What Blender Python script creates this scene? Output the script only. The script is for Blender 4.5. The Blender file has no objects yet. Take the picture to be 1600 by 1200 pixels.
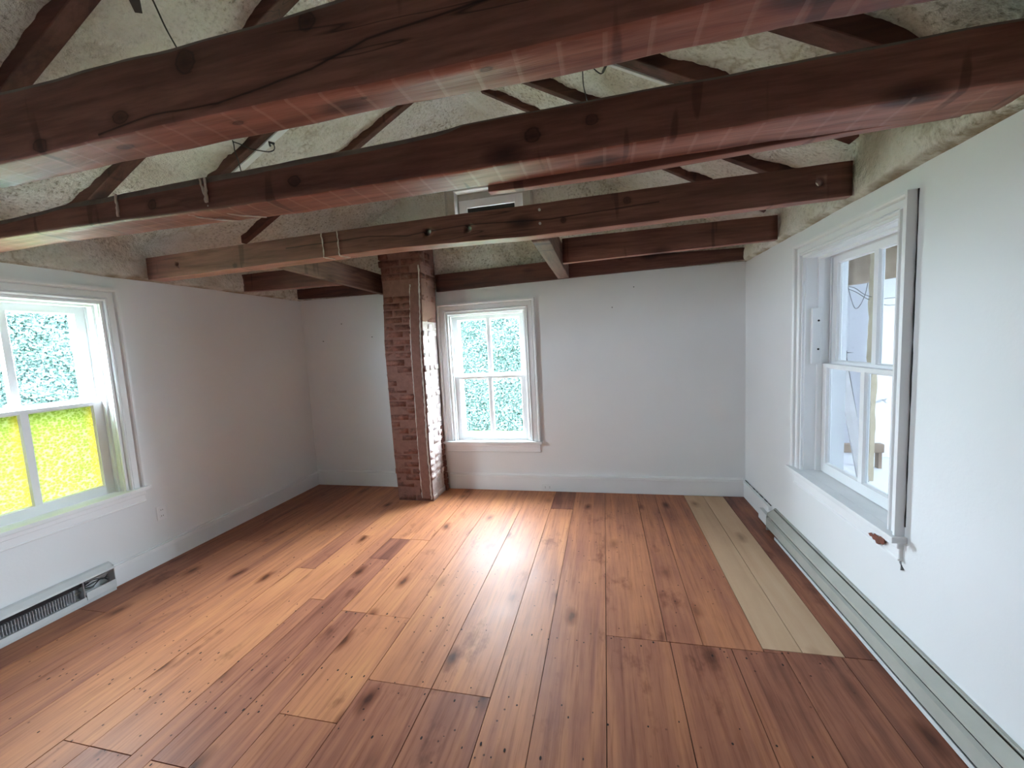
import bpy, bmesh, math, random
from mathutils import Vector, Matrix, noise
random.seed(7)
SC = bpy.context.scene
COL = SC.collection
W = 4.39          # room width (left wall x=0, right wall x=W)
FY = -5.0         # wall behind the camera
WT = 2.05         # height of the painted walls
TAN = 0.53        # roof pitch
RIDGE = W / 2

# ------------------------------------------------------------------ helpers
def lerp(a, b, t): return a + (b - a) * t
def curve(pts, t):
    if t <= pts[0][0]: return pts[0][1]
    for (a, va), (b, vb) in zip(pts, pts[1:]):
        if t <= b: return lerp(va, vb, (t - a) / (b - a))
    return pts[-1][1]
def nz(x, y, z): return noise.noise(Vector((x, y, z)))

class MB:
    """collects shapes into one mesh"""
    def __init__(s): s.bm = bmesh.new()
    def box(s, x0, x1, y0, y1, z0, z1, m=None, mi=0):
        vs = []
        for z in (z0, z1):
            for (x, y) in ((x0, y0), (x1, y0), (x1, y1), (x0, y1)):
                vs.append(s.bm.verts.new(m(x, y, z) if m else (x, y, z)))
        fs = []
        for f in ((0, 3, 2, 1), (4, 5, 6, 7), (0, 1, 5, 4), (1, 2, 6, 5), (2, 3, 7, 6), (3, 0, 4, 7)):
            fc = s.bm.faces.new([vs[i] for i in f]); fc.material_index = mi; fs.append(fc)
        return vs, fs
    def hexa(s, pts, mi=0):
        vs = [s.bm.verts.new(p) for p in pts]
        for f in ((0, 3, 2, 1), (4, 5, 6, 7), (0, 1, 5, 4), (1, 2, 6, 5), (2, 3, 7, 6), (3, 0, 4, 7)):
            fc = s.bm.faces.new([vs[i] for i in f]); fc.material_index = mi
    def tube(s, pts, r, n=6, mi=0, flat=None):
        pts = [Vector(p) for p in pts]; rings = []
        for i, p in enumerate(pts):
            d = (pts[min(i + 1, len(pts) - 1)] - pts[max(i - 1, 0)]).normalized()
            a = d.cross(Vector((0, 0, 1)) if abs(d.z) < .9 else Vector((0, 1, 0))).normalized(); b = d.cross(a)
            rr = r[i] if isinstance(r, (list, tuple)) else r
            rings.append([s.bm.verts.new(p + (a * math.cos(k * 2 * math.pi / n) + b * math.sin(k * 2 * math.pi / n)) * rr) for k in range(n)])
        for A, B in zip(rings, rings[1:]):
            for k in range(n):
                f = s.bm.faces.new((A[k], A[(k + 1) % n], B[(k + 1) % n], B[k])); f.material_index = mi; f.smooth = True
        for R in (rings[0], rings[-1]):
            try: f = s.bm.faces.new(R); f.material_index = mi
            except ValueError: pass
    def cyl(s, c, axis, r, h, n=16, mi=0):
        c = Vector(c); a = Vector(axis).normalized(); s.tube([c, c + a * h], r, n, mi)
        for f in s.bm.faces[-2 - n:] if False else []: f.smooth = False
    def strip(s, profile, path, closed_path=False, closed_profile=False, mi=0):
        """profile: list of functions of path station -> 3D point lists"""
        rows = [[s.bm.verts.new(p) for p in row] for row in path]
        n = len(rows[0]); cnt = len(rows)
        for i in range(cnt if closed_profile else cnt - 1):
            A, B = rows[i], rows[(i + 1) % cnt]
            for k in range(n if closed_path else n - 1):
                f = s.bm.faces.new((A[k], A[(k + 1) % n], B[(k + 1) % n], B[k])); f.material_index = mi
        return rows
    def extrude(s, prof, a, b, m):
        """prof: closed polygon (p,q); extruded from a to b; m(p,q,t)->point"""
        A = [s.bm.verts.new(m(p, q, a)) for p, q in prof]; B = [s.bm.verts.new(m(p, q, b)) for p, q in prof]
        n = len(prof)
        for k in range(n): s.bm.faces.new((A[k], A[(k + 1) % n], B[(k + 1) % n], B[k]))
        s.bm.faces.new(A); s.bm.faces.new(B[::-1])
    def build(s, name, mats, parent=None, bevel=0, smooth=False, seg=1):
        bm = s.bm
        if bevel:
            bmesh.ops.bevel(bm, geom=[e for e in bm.edges], offset=bevel, segments=seg, affect='EDGES', clamp_overlap=True, profile=.7)
        bmesh.ops.recalc_face_normals(bm, faces=bm.faces)
        if smooth:
            for f in bm.faces: f.smooth = True
        me = bpy.data.meshes.new(name)
        if parent is not None:
            bmesh.ops.translate(bm, verts=bm.verts, vec=-parent.location)
        bm.to_mesh(me); bm.free()
        for m in (mats if isinstance(mats, (list, tuple)) else [mats]): me.materials.append(m)
        o = bpy.data.objects.new(name, me); COL.objects.link(o)
        if parent is not None: o.parent = parent
        return o

def sub(parent_part, mbx, name, mats, root_loc, **k):
    """a sub-part: a child of a part (the part sits at its thing's base)"""
    bmesh.ops.translate(mbx.bm, verts=mbx.bm.verts, vec=-Vector(root_loc))
    o = mbx.build(name, mats, None, **k); o.parent = parent_part
    return o

def tag(o, label, cat, group=None, kind=None):
    o['label'] = label; o['category'] = cat
    if group: o['group'] = group
    if kind: o['kind'] = kind
    return o
def empty(name, loc):
    e = bpy.data.objects.new(name, None); e.location = loc; e.empty_display_size = .1; COL.objects.link(e); return e

# ------------------------------------------------------------------ materials
def newmat(name):
    m = bpy.data.materials.new(name); m.use_nodes = True; nt = m.node_tree
    return m, nt, nt.nodes['Principled BSDF']
def N(nt, t, **k):
    n = nt.nodes.new(t)
    for a, v in k.items():
        if a in n.inputs: n.inputs[a].default_value = v
        else: setattr(n, a, v)
    return n
def setin(n, **k):
    for a, v in k.items(): n.inputs[a.replace('_', ' ')].default_value = v
def ramp(nt, stops):
    r = nt.nodes.new('ShaderNodeValToRGB'); e = r.color_ramp.elements
    while len(e) < len(stops): e.new(.5)
    for el, (p, c) in zip(e, stops):
        el.position = p; el.color = (*c, 1) if len(c) == 3 else c
    return r
def coords(nt, scale=(1, 1, 1)):
    tc = nt.nodes.new('ShaderNodeTexCoord'); mp = nt.nodes.new('ShaderNodeMapping')
    mp.inputs['Scale'].default_value = scale
    nt.links.new(tc.outputs['Object'], mp.inputs['Vector']); return mp.outputs['Vector']
def bump(nt, p, src, strength, dist=.01, prev=None):
    b = nt.nodes.new('ShaderNodeBump'); b.inputs['Strength'].default_value = strength; b.inputs['Distance'].default_value = dist
    nt.links.new(src, b.inputs['Height'])
    if prev is not None: nt.links.new(prev, b.inputs['Normal'])
    nt.links.new(b.outputs['Normal'], p.inputs['Normal']); return b.outputs['Normal']
def noise_t(nt, vec, scale, detail=4, rough=.55):
    n = nt.nodes.new('ShaderNodeTexNoise'); n.inputs['Scale'].default_value = scale; n.inputs['Detail'].default_value = detail
    n.inputs['Roughness'].default_value = rough; nt.links.new(vec, n.inputs['Vector']); return n
def mixc(nt, fac, a, b, mode='MIX'):
    m = nt.nodes.new('ShaderNodeMix'); m.data_type = 'RGBA'; m.blend_type = mode
    for s, v in ((m.inputs[0], fac), (m.inputs[6], a), (m.inputs[7], b)):
        if hasattr(v, 'links') or isinstance(v, bpy.types.NodeSocket): nt.links.new(v, s)
        else: s.default_value = v if not isinstance(v, tuple) or len(v) == 4 else (*v, 1)
    return m.outputs[2]

def plain(name, col, rough=.5, metal=0, spec=.5):
    m, nt, p = newmat(name); p.inputs['Base Color'].default_value = (*col, 1); p.inputs['Roughness'].default_value = rough
    p.inputs['Metallic'].default_value = metal; p.inputs['Specular IOR Level'].default_value = spec
    return m
def painted(name, col, col2, rough, nscale=1.4, bstr=.08, spec=.4):
    m, nt, p = newmat(name); v = coords(nt)
    n = noise_t(nt, v, nscale, 5); r = ramp(nt, [(.35, col), (.75, col2)]); nt.links.new(n.outputs['Fac'], r.inputs['Fac'])
    nt.links.new(r.outputs['Color'], p.inputs['Base Color']); p.inputs['Roughness'].default_value = rough
    p.inputs['Specular IOR Level'].default_value = spec
    n2 = noise_t(nt, v, 60, 3); bump(nt, p, n2.outputs['Fac'], bstr, .004)
    return m
M = {}
M['wall'] = painted('wall_paint', (.785, .80, .81), (.75, .765, .775), .6, 1.1, .10)
M['trim'] = painted('trim_paint', (.83, .84, .85), (.78, .79, .80), .32, 2.5, .05)
M['sill'] = painted('sill_paint', (.80, .81, .82), (.70, .72, .72), .35, 4, .08)
M['old_trim'] = painted('old_trim_paint', (.50, .48, .44), (.40, .37, .32), .5, 6, .1)
M['white'] = plain('white_plastic', (.80, .81, .82), .4)
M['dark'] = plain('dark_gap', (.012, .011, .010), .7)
M['black'] = plain('black_cable', (.012, .012, .013), .5)
M['subfloor'] = plain('floor_gap', (.02, .010, .007), .9)
M['enamel'] = painted('heater_enamel', (.44, .445, .40), (.37, .375, .335), .38, 6, .04)
M['enamel_pale'] = painted('heater_enamel_pale', (.66, .68, .68), (.58, .60, .60), .35, 6, .04)
M['metal'] = plain('fin_metal', (.55, .55, .56), .35, .9)
M['dark_metal'] = plain('dark_metal', (.05, .05, .055), .4, .6)
M['screw'] = plain('screw_metal', (.6, .58, .55), .35, .9)
M['plaster'] = painted('plaster', (.62, .57, .52), (.45, .38, .33), .9, 30, .3)
M['paint_drip'] = painted('dried_paint', (.66, .60, .54), (.50, .42, .36), .7, 40, .2)
M['red_wood'] = painted('bare_red_wood', (.22, .06, .035), (.12, .05, .03), .7, 30, .4)
M['pink_mortar'] = painted('pale_mortar', (.46, .38, .36), (.33, .25, .23), .9, 30, .3)
M['fin_light'] = plain('pale_fin_metal', (.55, .55, .57), .4, .2)
M['string'] = plain('string', (.55, .48, .36), .9)
M['grey_dust'] = painted('grey_dust', (.20, .17, .155), (.12, .10, .09), .9, 12, .3)

def wood(name, axis, dark, mid, light, rough=.42, seed=0.0, marks=False, knots=(), crack=None):
    """hewn, stained timber; grain runs along axis 0=x 1=y"""
    m, nt, p = newmat(name)
    sc = [9.0, 9.0, 9.0]; sc[axis] = .8
    oi = nt.nodes.new('ShaderNodeObjectInfo')
    tc = nt.nodes.new('ShaderNodeTexCoord'); mp = nt.nodes.new('ShaderNodeMapping'); mp.inputs['Scale'].default_value = sc
    add = nt.nodes.new('ShaderNodeVectorMath'); add.operation = 'ADD'
    sc1 = nt.nodes.new('ShaderNodeVectorMath'); sc1.operation = 'SCALE'; sc1.inputs['Scale'].default_value = 7.0
    cmb = nt.nodes.new('ShaderNodeCombineXYZ')
    for k in range(3): nt.links.new(oi.outputs['Random'], cmb.inputs[k])
    nt.links.new(cmb.outputs[0], sc1.inputs[0]); nt.links.new(tc.outputs['Object'], add.inputs[0]); nt.links.new(sc1.outputs[0], add.inputs[1])
    nt.links.new(add.outputs[0], mp.inputs['Vector']); v = mp.outputs['Vector']
    n1 = noise_t(nt, v, 1.0, 6, .6); n1.inputs['Distortion'].default_value = .6
    n2 = noise_t(nt, v, 5.0, 4, .6)
    r = ramp(nt, [(.28, dark), (.5, mid), (.74, light)]); nt.links.new(n1.outputs['Fac'], r.inputs['Fac'])
    r2 = ramp(nt, [(.35, (.55, .5, .5)), (.6, (1, 1, 1))]); nt.links.new(n2.outputs['Fac'], r2.inputs['Fac'])
    c = mixc(nt, .8, r.outputs['Color'], r2.outputs['Color'], 'MULTIPLY')
    # knots
    mp2 = nt.nodes.new('ShaderNodeMapping'); s2 = [4.2, 4.2, 4.2]; s2[axis] = 2.0; mp2.inputs['Scale'].default_value = s2
    nt.links.new(add.outputs[0], mp2.inputs['Vector'])
    vo = nt.nodes.new('ShaderNodeTexVoronoi'); vo.inputs['Scale'].default_value = 1.0; nt.links.new(mp2.outputs['Vector'], vo.inputs['Vector'])
    rk = ramp(nt, [(.06, (.16, .13, .13)), (.13, (.45, .4, .4)), (.2, (1, 1, 1))]); nt.links.new(vo.outputs['Distance'], rk.inputs['Fac'])
    c = mixc(nt, .9, c, rk.outputs['Color'], 'MULTIPLY')
    # long drying cracks
    mp3 = nt.nodes.new('ShaderNodeMapping'); s3 = [11.0, 11.0, 11.0]; s3[axis] = .55; mp3.inputs['Scale'].default_value = s3
    nt.links.new(add.outputs[0], mp3.inputs['Vector'])
    n3 = noise_t(nt, mp3.outputs['Vector'], 1.0, 2, .5); rc = ramp(nt, [(.492, (1, 1, 1)), (.5, (.12, .10, .10)), (.508, (1, 1, 1))])
    nt.links.new(n3.outputs['Fac'], rc.inputs['Fac'])
    n4 = noise_t(nt, add.outputs[0], 1.3, 2); rg = ramp(nt, [(.52, (0, 0, 0)), (.6, (1, 1, 1))]); nt.links.new(n4.outputs['Fac'], rg.inputs['Fac'])
    cr = mixc(nt, rg.outputs['Color'], (1, 1, 1), rc.outputs['Color'])
    c = mixc(nt, .85, c, cr, 'MULTIPLY')
    # axe cuts across the grain
    mp4 = nt.nodes.new('ShaderNodeMapping'); s4 = [1.2, 1.2, 1.2]; s4[axis] = 9.0; mp4.inputs['Scale'].default_value = s4
    nt.links.new(add.outputs[0], mp4.inputs['Vector'])
    n5 = noise_t(nt, mp4.outputs['Vector'], 1.2, 2, .5); ra = ramp(nt, [(.30, (.35, .3, .3)), (.325, (1, 1, 1))]); nt.links.new(n5.outputs['Fac'], ra.inputs['Fac'])
    c = mixc(nt, .7, c, ra.outputs['Color'], 'MULTIPLY')
    if marks:   # pale ghost lines where laths were nailed under the beam
        sx = nt.nodes.new('ShaderNodeSeparateXYZ'); nt.links.new(tc.outputs['Object'], sx.inputs[0])
        mm = nt.nodes.new('ShaderNodeMath'); mm.operation = 'MODULO'; mm.inputs[1].default_value = .092; nt.links.new(sx.outputs[axis], mm.inputs[0])
        rm = ramp(nt, [(0, (1, 1, 1)), (.010, (1, 1, 1)), (.012, (0, 0, 0))]); nt.links.new(mm.outputs[0], rm.inputs['Fac'])
        ge = nt.nodes.new('ShaderNodeNewGeometry'); sn = nt.nodes.new('ShaderNodeSeparateXYZ'); nt.links.new(ge.outputs['True Normal'], sn.inputs[0])
        lt = nt.nodes.new('ShaderNodeMath'); lt.operation = 'LESS_THAN'; lt.inputs[1].default_value = -.8; nt.links.new(sn.outputs[2], lt.inputs[0])
        mu = nt.nodes.new('ShaderNodeMath'); mu.operation = 'MULTIPLY'; nt.links.new(rm.outputs['Color'], mu.inputs[0]); nt.links.new(lt.outputs[0], mu.inputs[1])
        n6 = noise_t(nt, add.outputs[0], 2.2, 2); mu2 = nt.nodes.new('ShaderNodeMath'); mu2.operation = 'MULTIPLY'; nt.links.new(mu.outputs[0], mu2.inputs[0]); nt.links.new(n6.outputs['Fac'], mu2.inputs[1])
        mu3 = nt.nodes.new('ShaderNodeMath'); mu3.operation = 'MULTIPLY'; mu3.inputs[1].default_value = .38; nt.links.new(mu2.outputs[0], mu3.inputs[0])
        c = mixc(nt, mu3.outputs[0], c, (.62, .40, .33))
    for (kx, ky, kz, rx, rz) in knots:
        sv = nt.nodes.new('ShaderNodeVectorMath'); sv.operation = 'SUBTRACT'; nt.links.new(tc.outputs['Object'], sv.inputs[0]); sv.inputs[1].default_value = (kx, ky, kz)
        mv = nt.nodes.new('ShaderNodeVectorMath'); mv.operation = 'DIVIDE'; nt.links.new(sv.outputs[0], mv.inputs[0]); mv.inputs[1].default_value = (rx, rz, rz)
        wv = nt.nodes.new('ShaderNodeVectorMath'); wv.operation = 'MULTIPLY_ADD'; nt.links.new(n2.outputs['Color'], wv.inputs[0]); wv.inputs[1].default_value = (.5, .5, .5); nt.links.new(mv.outputs[0], wv.inputs[2])
        ov = nt.nodes.new('ShaderNodeVectorMath'); ov.operation = 'SUBTRACT'; nt.links.new(wv.outputs[0], ov.inputs[0]); ov.inputs[1].default_value = (.25, .25, .25)
        lv = nt.nodes.new('ShaderNodeVectorMath'); lv.operation = 'LENGTH'; nt.links.new(ov.outputs[0], lv.inputs[0])
        rr_ = ramp(nt, [(.0, (.22, .18, .18)), (.42, (.38, .33, .32)), (.5, (.16, .12, .12)), (.62, (.75, .72, .7)), (1, (1, 1, 1))]); nt.links.new(lv.outputs['Value'], rr_.inputs['Fac'])
        c = mixc(nt, .9, c, rr_.outputs['Color'], 'MULTIPLY')
    if crack:
        xa, xb = crack[0][0], crack[-1][0]; za, zb = 2.0, 2.3
        sc_ = nt.nodes.new('ShaderNodeSeparateXYZ'); nt.links.new(tc.outputs['Object'], sc_.inputs[0])
        mr = nt.nodes.new('ShaderNodeMapRange'); mr.inputs['From Min'].default_value = xa; mr.inputs['From Max'].default_value = xb; nt.links.new(sc_.outputs[0], mr.inputs['Value'])
        rp_ = ramp(nt, [((x - xa) / (xb - xa), ((z - za) / (zb - za),) * 3) for x, z in crack]); nt.links.new(mr.outputs[0], rp_.inputs['Fac'])
        nn_ = nt.nodes.new('ShaderNodeMath'); nn_.operation = 'MULTIPLY_ADD'; nt.links.new(n2.outputs['Fac'], nn_.inputs[0]); nn_.inputs[1].default_value = .03; nt.links.new(rp_.outputs['Color'], nn_.inputs[2])
        mz = nt.nodes.new('ShaderNodeMapRange'); mz.inputs['From Min'].default_value = za + .0045; mz.inputs['From Max'].default_value = zb + .0045; nt.links.new(sc_.outputs[2], mz.inputs['Value'])
        df = nt.nodes.new('ShaderNodeMath'); df.operation = 'SUBTRACT'; nt.links.new(mz.outputs[0], df.inputs[0]); nt.links.new(nn_.outputs[0], df.inputs[1])
        ab = nt.nodes.new('ShaderNodeMath'); ab.operation = 'ABSOLUTE'; nt.links.new(df.outputs[0], ab.inputs[0])
        rq = ramp(nt, [(.004, (.12, .09, .09)), (.012, (.75, .72, .72)), (.03, (1, 1, 1))]); nt.links.new(ab.outputs[0], rq.inputs['Fac'])
        inx = nt.nodes.new('ShaderNodeMath'); inx.operation = 'GREATER_THAN'; inx.inputs[1].default_value = xa; nt.links.new(sc_.outputs[0], inx.inputs[0])
        iny = nt.nodes.new('ShaderNodeMath'); iny.operation = 'LESS_THAN'; iny.inputs[1].default_value = xb; nt.links.new(sc_.outputs[0], iny.inputs[0])
        im = nt.nodes.new('ShaderNodeMath'); im.operation = 'MULTIPLY'; nt.links.new(inx.outputs[0], im.inputs[0]); nt.links.new(iny.outputs[0], im.inputs[1])
        c = mixc(nt, im.outputs[0], c, mixc(nt, .92, c, rq.outputs['Color'], 'MULTIPLY'))
    nt.links.new(c, p.inputs['Base Color'])
    p.inputs['Roughness'].default_value = rough; p.inputs['Specular IOR Level'].default_value = .4
    b1 = bump(nt, p, n1.outputs['Fac'], .35, .012); bump(nt, p, n2.outputs['Fac'], .25, .005, b1)
    return m
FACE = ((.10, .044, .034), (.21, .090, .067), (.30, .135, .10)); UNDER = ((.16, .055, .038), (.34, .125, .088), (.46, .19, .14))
M['beam'] = wood('hewn_beam_wood', 0, *FACE, .6, knots=[(2.213, -2.98, 2.192, .055, .05), (1.984, -2.98, 2.10, .05, .03), (1.684, -2.98, 2.075, .05, .03), (2.566, -2.98, 2.208, .04, .04)],
    crack=[(1.90, 2.060), (2.089, 2.077), (2.302, 2.068), (2.57, 2.098), (2.714, 2.130), (2.889, 2.141), (3.10, 2.150)])
M['beam_second'] = wood('second_hewn_beam_wood', 0, *FACE, .6, knots=[(1.368, -2.46, 2.12, .04, .035), (2.065, -2.46, 2.121, .05, .035), (2.996, -2.46, 2.136, .05, .045), (3.188, -2.46, 2.15, .04, .035)])
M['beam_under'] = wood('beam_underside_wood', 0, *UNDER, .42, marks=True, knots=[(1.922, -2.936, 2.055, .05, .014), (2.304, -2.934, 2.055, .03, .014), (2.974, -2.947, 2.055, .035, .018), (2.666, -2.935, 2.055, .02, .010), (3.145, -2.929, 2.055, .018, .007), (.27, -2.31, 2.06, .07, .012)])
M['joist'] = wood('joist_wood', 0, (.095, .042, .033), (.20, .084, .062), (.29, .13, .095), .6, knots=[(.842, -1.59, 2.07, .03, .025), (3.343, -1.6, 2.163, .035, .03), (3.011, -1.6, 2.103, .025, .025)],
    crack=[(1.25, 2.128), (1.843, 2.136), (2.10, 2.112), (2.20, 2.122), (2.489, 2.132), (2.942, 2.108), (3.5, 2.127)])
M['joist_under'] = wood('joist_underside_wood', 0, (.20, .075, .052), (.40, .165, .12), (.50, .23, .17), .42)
M['joist_plain'] = wood('plain_joist_wood', 0, (.075, .030, .022), (.17, .066, .046), (.25, .105, .075), .6)
M['trimmer'] = wood('trimmer_wood', 1, (.10, .055, .04), (.20, .11, .085), (.30, .19, .15), .55)
M['rafter'] = wood('rafter_wood', 0, (.05, .020, .016), (.115, .044, .033), (.18, .07, .052), .65)

def foam_mat():
    m, nt, p = newmat('spray_foam'); v = coords(nt)
    n = noise_t(nt, v, 2.6, 6, .6); r = ramp(nt, [(.28, (.56, .52, .43)), (.5, (.70, .68, .62)), (.72, (.76, .75, .72))]); nt.links.new(n.outputs['Fac'], r.inputs['Fac'])
    n2 = noise_t(nt, v, 52, 3, .6); r2 = ramp(nt, [(.32, (.46, .43, .38)), (.43, (.88, .87, .85)), (.6, (1.04, 1.04, 1.04))]); nt.links.new(n2.outputs['Fac'], r2.inputs['Fac'])  # shade of the small pits, darkened into the foam colour
    n3 = noise_t(nt, v, 1.2, 3, .5); r3 = ramp(nt, [(.38, (.18, .18, .18)), (.58, (1, 1, 1))]); nt.links.new(n3.outputs['Fac'], r3.inputs['Fac'])
    c = mixc(nt, r3.outputs['Color'], r.outputs['Color'], mixc(nt, 1.0, r.outputs['Color'], r2.outputs['Color'], 'MULTIPLY'))
    # crease shade between the lumps, put into the colour
    n5 = noise_t(nt, v, 5.5, 3, .6); r5 = ramp(nt, [(.455, (1, 1, 1)), (.5, (.74, .70, .64)), (.545, (1, 1, 1))]); nt.links.new(n5.outputs['Fac'], r5.inputs['Fac'])
    n6 = noise_t(nt, v, 1.7, 2); r6 = ramp(nt, [(.5, (0, 0, 0)), (.62, (1, 1, 1))]); nt.links.new(n6.outputs['Fac'], r6.inputs['Fac'])
    c = mixc(nt, r6.outputs['Color'], c, mixc(nt, 1.0, c, r5.outputs['Color'], 'MULTIPLY'))
    # brown cured skin along the wall tops
    sp = nt.nodes.new('ShaderNodeSeparateXYZ'); nt.links.new(v, sp.inputs[0])
    ad = nt.nodes.new('ShaderNodeMath'); ad.operation = 'MULTIPLY_ADD'; nt.links.new(n5.outputs['Fac'], ad.inputs[0]); ad.inputs[1].default_value = -.10; nt.links.new(sp.outputs[2], ad.inputs[2])
    rz = ramp(nt, [(.0, (.75, .75, .75)), (1, (0, 0, 0))]); mr = nt.nodes.new('ShaderNodeMapRange'); mr.inputs['From Min'].default_value = 1.990; mr.inputs['From Max'].default_value = 2.015
    nt.links.new(ad.outputs[0], mr.inputs['Value']); nt.links.new(mr.outputs[0], rz.inputs['Fac'])
    c = mixc(nt, rz.outputs['Color'], c, (.22, .15, .07))
    nt.links.new(c, p.inputs['Base Color']); p.inputs['Roughness'].default_value = .85; p.inputs['Specular IOR Level'].default_value = .2
    b = bump(nt, p, n2.outputs['Fac'], .55, .022); n4 = noise_t(nt, v, 14, 4, .6); bump(nt, p, n4.outputs['Fac'], .6, .05, b)
    return m
M['foam'] = foam_mat()

def floor_mat(name, cols, rough, pale=False):
    m, nt, p = newmat(name)
    at = nt.nodes.new('ShaderNodeAttribute'); at.attribute_name = 'board'; sx = nt.nodes.new('ShaderNodeSeparateColor'); nt.links.new(at.outputs['Color'], sx.inputs[0])
    tc = nt.nodes.new('ShaderNodeTexCoord'); cm = nt.nodes.new('ShaderNodeCombineXYZ')
    ml = nt.nodes.new('ShaderNodeMath'); ml.operation = 'MULTIPLY'; ml.inputs[1].default_value = 13.0; nt.links.new(sx.outputs[2], ml.inputs[0])
    for k in range(3): nt.links.new(ml.outputs[0], cm.inputs[k])
    ad = nt.nodes.new('ShaderNodeVectorMath'); nt.links.new(tc.outputs['Object'], ad.inputs[0]); nt.links.new(cm.outputs[0], ad.inputs[1])
    mp = nt.nodes.new('ShaderNodeMapping'); mp.inputs['Scale'].default_value = (14, .9, 14); nt.links.new(ad.outputs[0], mp.inputs['Vector'])
    n1 = noise_t(nt, mp.outputs[0], 1.0, 6, .6); n1.inputs['Distortion'].default_value = .8
    # tone of the board + broad wear
    nw = noise_t(nt, ad.outputs[0], 2.2, 4, .6)
    a1 = nt.nodes.new('ShaderNodeMath'); a1.operation = 'MULTIPLY_ADD'; a1.inputs[1].default_value = .62; nt.links.new(n1.outputs['Fac'], a1.inputs[0])
    a2 = nt.nodes.new('ShaderNodeMath'); a2.operation = 'MULTIPLY_ADD'; a2.inputs[1].default_value = .35; a2.inputs[2].default_value = -.2; nt.links.new(nw.outputs['Fac'], a2.inputs[0])
    nt.links.new(a2.outputs[0], a1.inputs[2])
    a3 = nt.nodes.new('ShaderNodeMath'); a3.operation = 'ADD'; nt.links.new(a1.outputs[0], a3.inputs[0])
    a4 = nt.nodes.new('ShaderNodeMath'); a4.operation = 'MULTIPLY_ADD'; a4.inputs[1].default_value = .55; a4.inputs[2].default_value = -.1; nt.links.new(sx.outputs[0], a4.inputs[0]); nt.links.new(a4.outputs[0], a3.inputs[1])
    r = ramp(nt, cols); nt.links.new(a3.outputs[0], r.inputs['Fac'])
    c = r.outputs['Color']
    # knots with a dark eye and halo
    mp2 = nt.nodes.new('ShaderNodeMapping'); mp2.inputs['Scale'].default_value = (3.4, 1.6, 1); nt.links.new(ad.outputs[0], mp2.inputs['Vector'])
    nd = noise_t(nt, ad.outputs[0], 9, 2); vm = nt.nodes.new('ShaderNodeVectorMath'); vm.operation = 'MULTIPLY_ADD'
    nt.links.new(nd.outputs['Color'], vm.inputs[0]); vm.inputs[1].default_value = (.12, .12, 0); nt.links.new(mp2.outputs[0], vm.inputs[2])
    vo = nt.nodes.new('ShaderNodeTexVoronoi'); vo.voronoi_dimensions = '2D'; vo.inputs['Scale'].default_value = 1; nt.links.new(vm.outputs[0], vo.inputs['Vector'])
    rk = ramp(nt, [(.03, (.20, .16, .14)), (.06, (.5, .42, .38)), (.15, (1, 1, 1))]); nt.links.new(vo.outputs['Distance'], rk.inputs['Fac'])
    sk = nt.nodes.new('ShaderNodeSeparateColor'); nt.links.new(vo.outputs['Color'], sk.inputs[0])
    gk = nt.nodes.new('ShaderNodeMapRange'); gk.inputs['From Min'].default_value = .35; gk.inputs['From Max'].default_value = .8; gk.inputs['To Max'].default_value = .6 if pale else .95; nt.links.new(sk.outputs[0], gk.inputs['Value'])
    c = mixc(nt, gk.outputs[0], c, mixc(nt, 1.0, c, rk.outputs['Color'], 'MULTIPLY'))
    if not pale:
        # dark smudges and stains
        mp3 = nt.nodes.new('ShaderNodeMapping'); mp3.inputs['Scale'].default_value = (5, 2.6, 1); nt.links.new(ad.outputs[0], mp3.inputs['Vector'])
        ns = noise_t(nt, mp3.outputs[0], 1.0, 5, .65); rs = ramp(nt, [(.60, (1, 1, 1)), (.70, (.50, .43, .42))]); nt.links.new(ns.outputs['Fac'], rs.inputs['Fac'])
        c = mixc(nt, .8, c, rs.outputs['Color'], 'MULTIPLY')
        # small nail and worm holes
        v2 = nt.nodes.new('ShaderNodeTexVoronoi'); v2.voronoi_dimensions = '2D'; v2.inputs['Scale'].default_value = 9; nt.links.new(tc.outputs['Object'], v2.inputs['Vector'])
        rv = ramp(nt, [(.028, (.10, .07, .06)), (.045, (1, 1, 1))]); nt.links.new(v2.outputs['Distance'], rv.inputs['Fac'])
        nm = noise_t(nt, tc.outputs['Object'], 2.4, 2); rm_ = ramp(nt, [(.5, (0, 0, 0)), (.56, (.9, .9, .9))]); nt.links.new(nm.outputs['Fac'], rm_.inputs['Fac'])
        c = mixc(nt, rm_.outputs['Color'], c, mixc(nt, 1.0, c, rv.outputs['Color'], 'MULTIPLY'))
        mg = nt.nodes.new('ShaderNodeMapping'); mg.inputs['Scale'].default_value = (70, 3.0, 70); nt.links.new(ad.outputs[0], mg.inputs['Vector'])
        ng = noise_t(nt, mg.outputs[0], 1.0, 4, .65); rg_ = ramp(nt, [(.30, (.62, .55, .52)), (.5, (1, 1, 1)), (.7, (1.12, 1.12, 1.1))]); nt.links.new(ng.outputs['Fac'], rg_.inputs['Fac'])
        c = mixc(nt, .75, c, rg_.outputs['Color'], 'MULTIPLY')
    nt.links.new(c, p.inputs['Base Color'])
    rr = nt.nodes.new('ShaderNodeMath'); rr.operation = 'MULTIPLY_ADD'; rr.inputs[1].default_value = .22; rr.inputs[2].default_value = rough; nt.links.new(nw.outputs['Fac'], rr.inputs[0])
    nt.links.new(rr.outputs[0], p.inputs['Roughness']); p.inputs['Specular IOR Level'].default_value = .17 if not pale else .15
    b = bump(nt, p, n1.outputs['Fac'], .12, .006)
    nb = noise_t(nt, tc.outputs['Object'], 6, 3); bump(nt, p, nb.outputs['Fac'], .10, .02, b)
    return m
M['floor'] = floor_mat('stained_floorboards', [(.12, (.14, .052, .036)), (.34, (.31, .122, .074)), (.56, (.47, .195, .095)), (.85, (.60, .285, .115))], .36)
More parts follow.
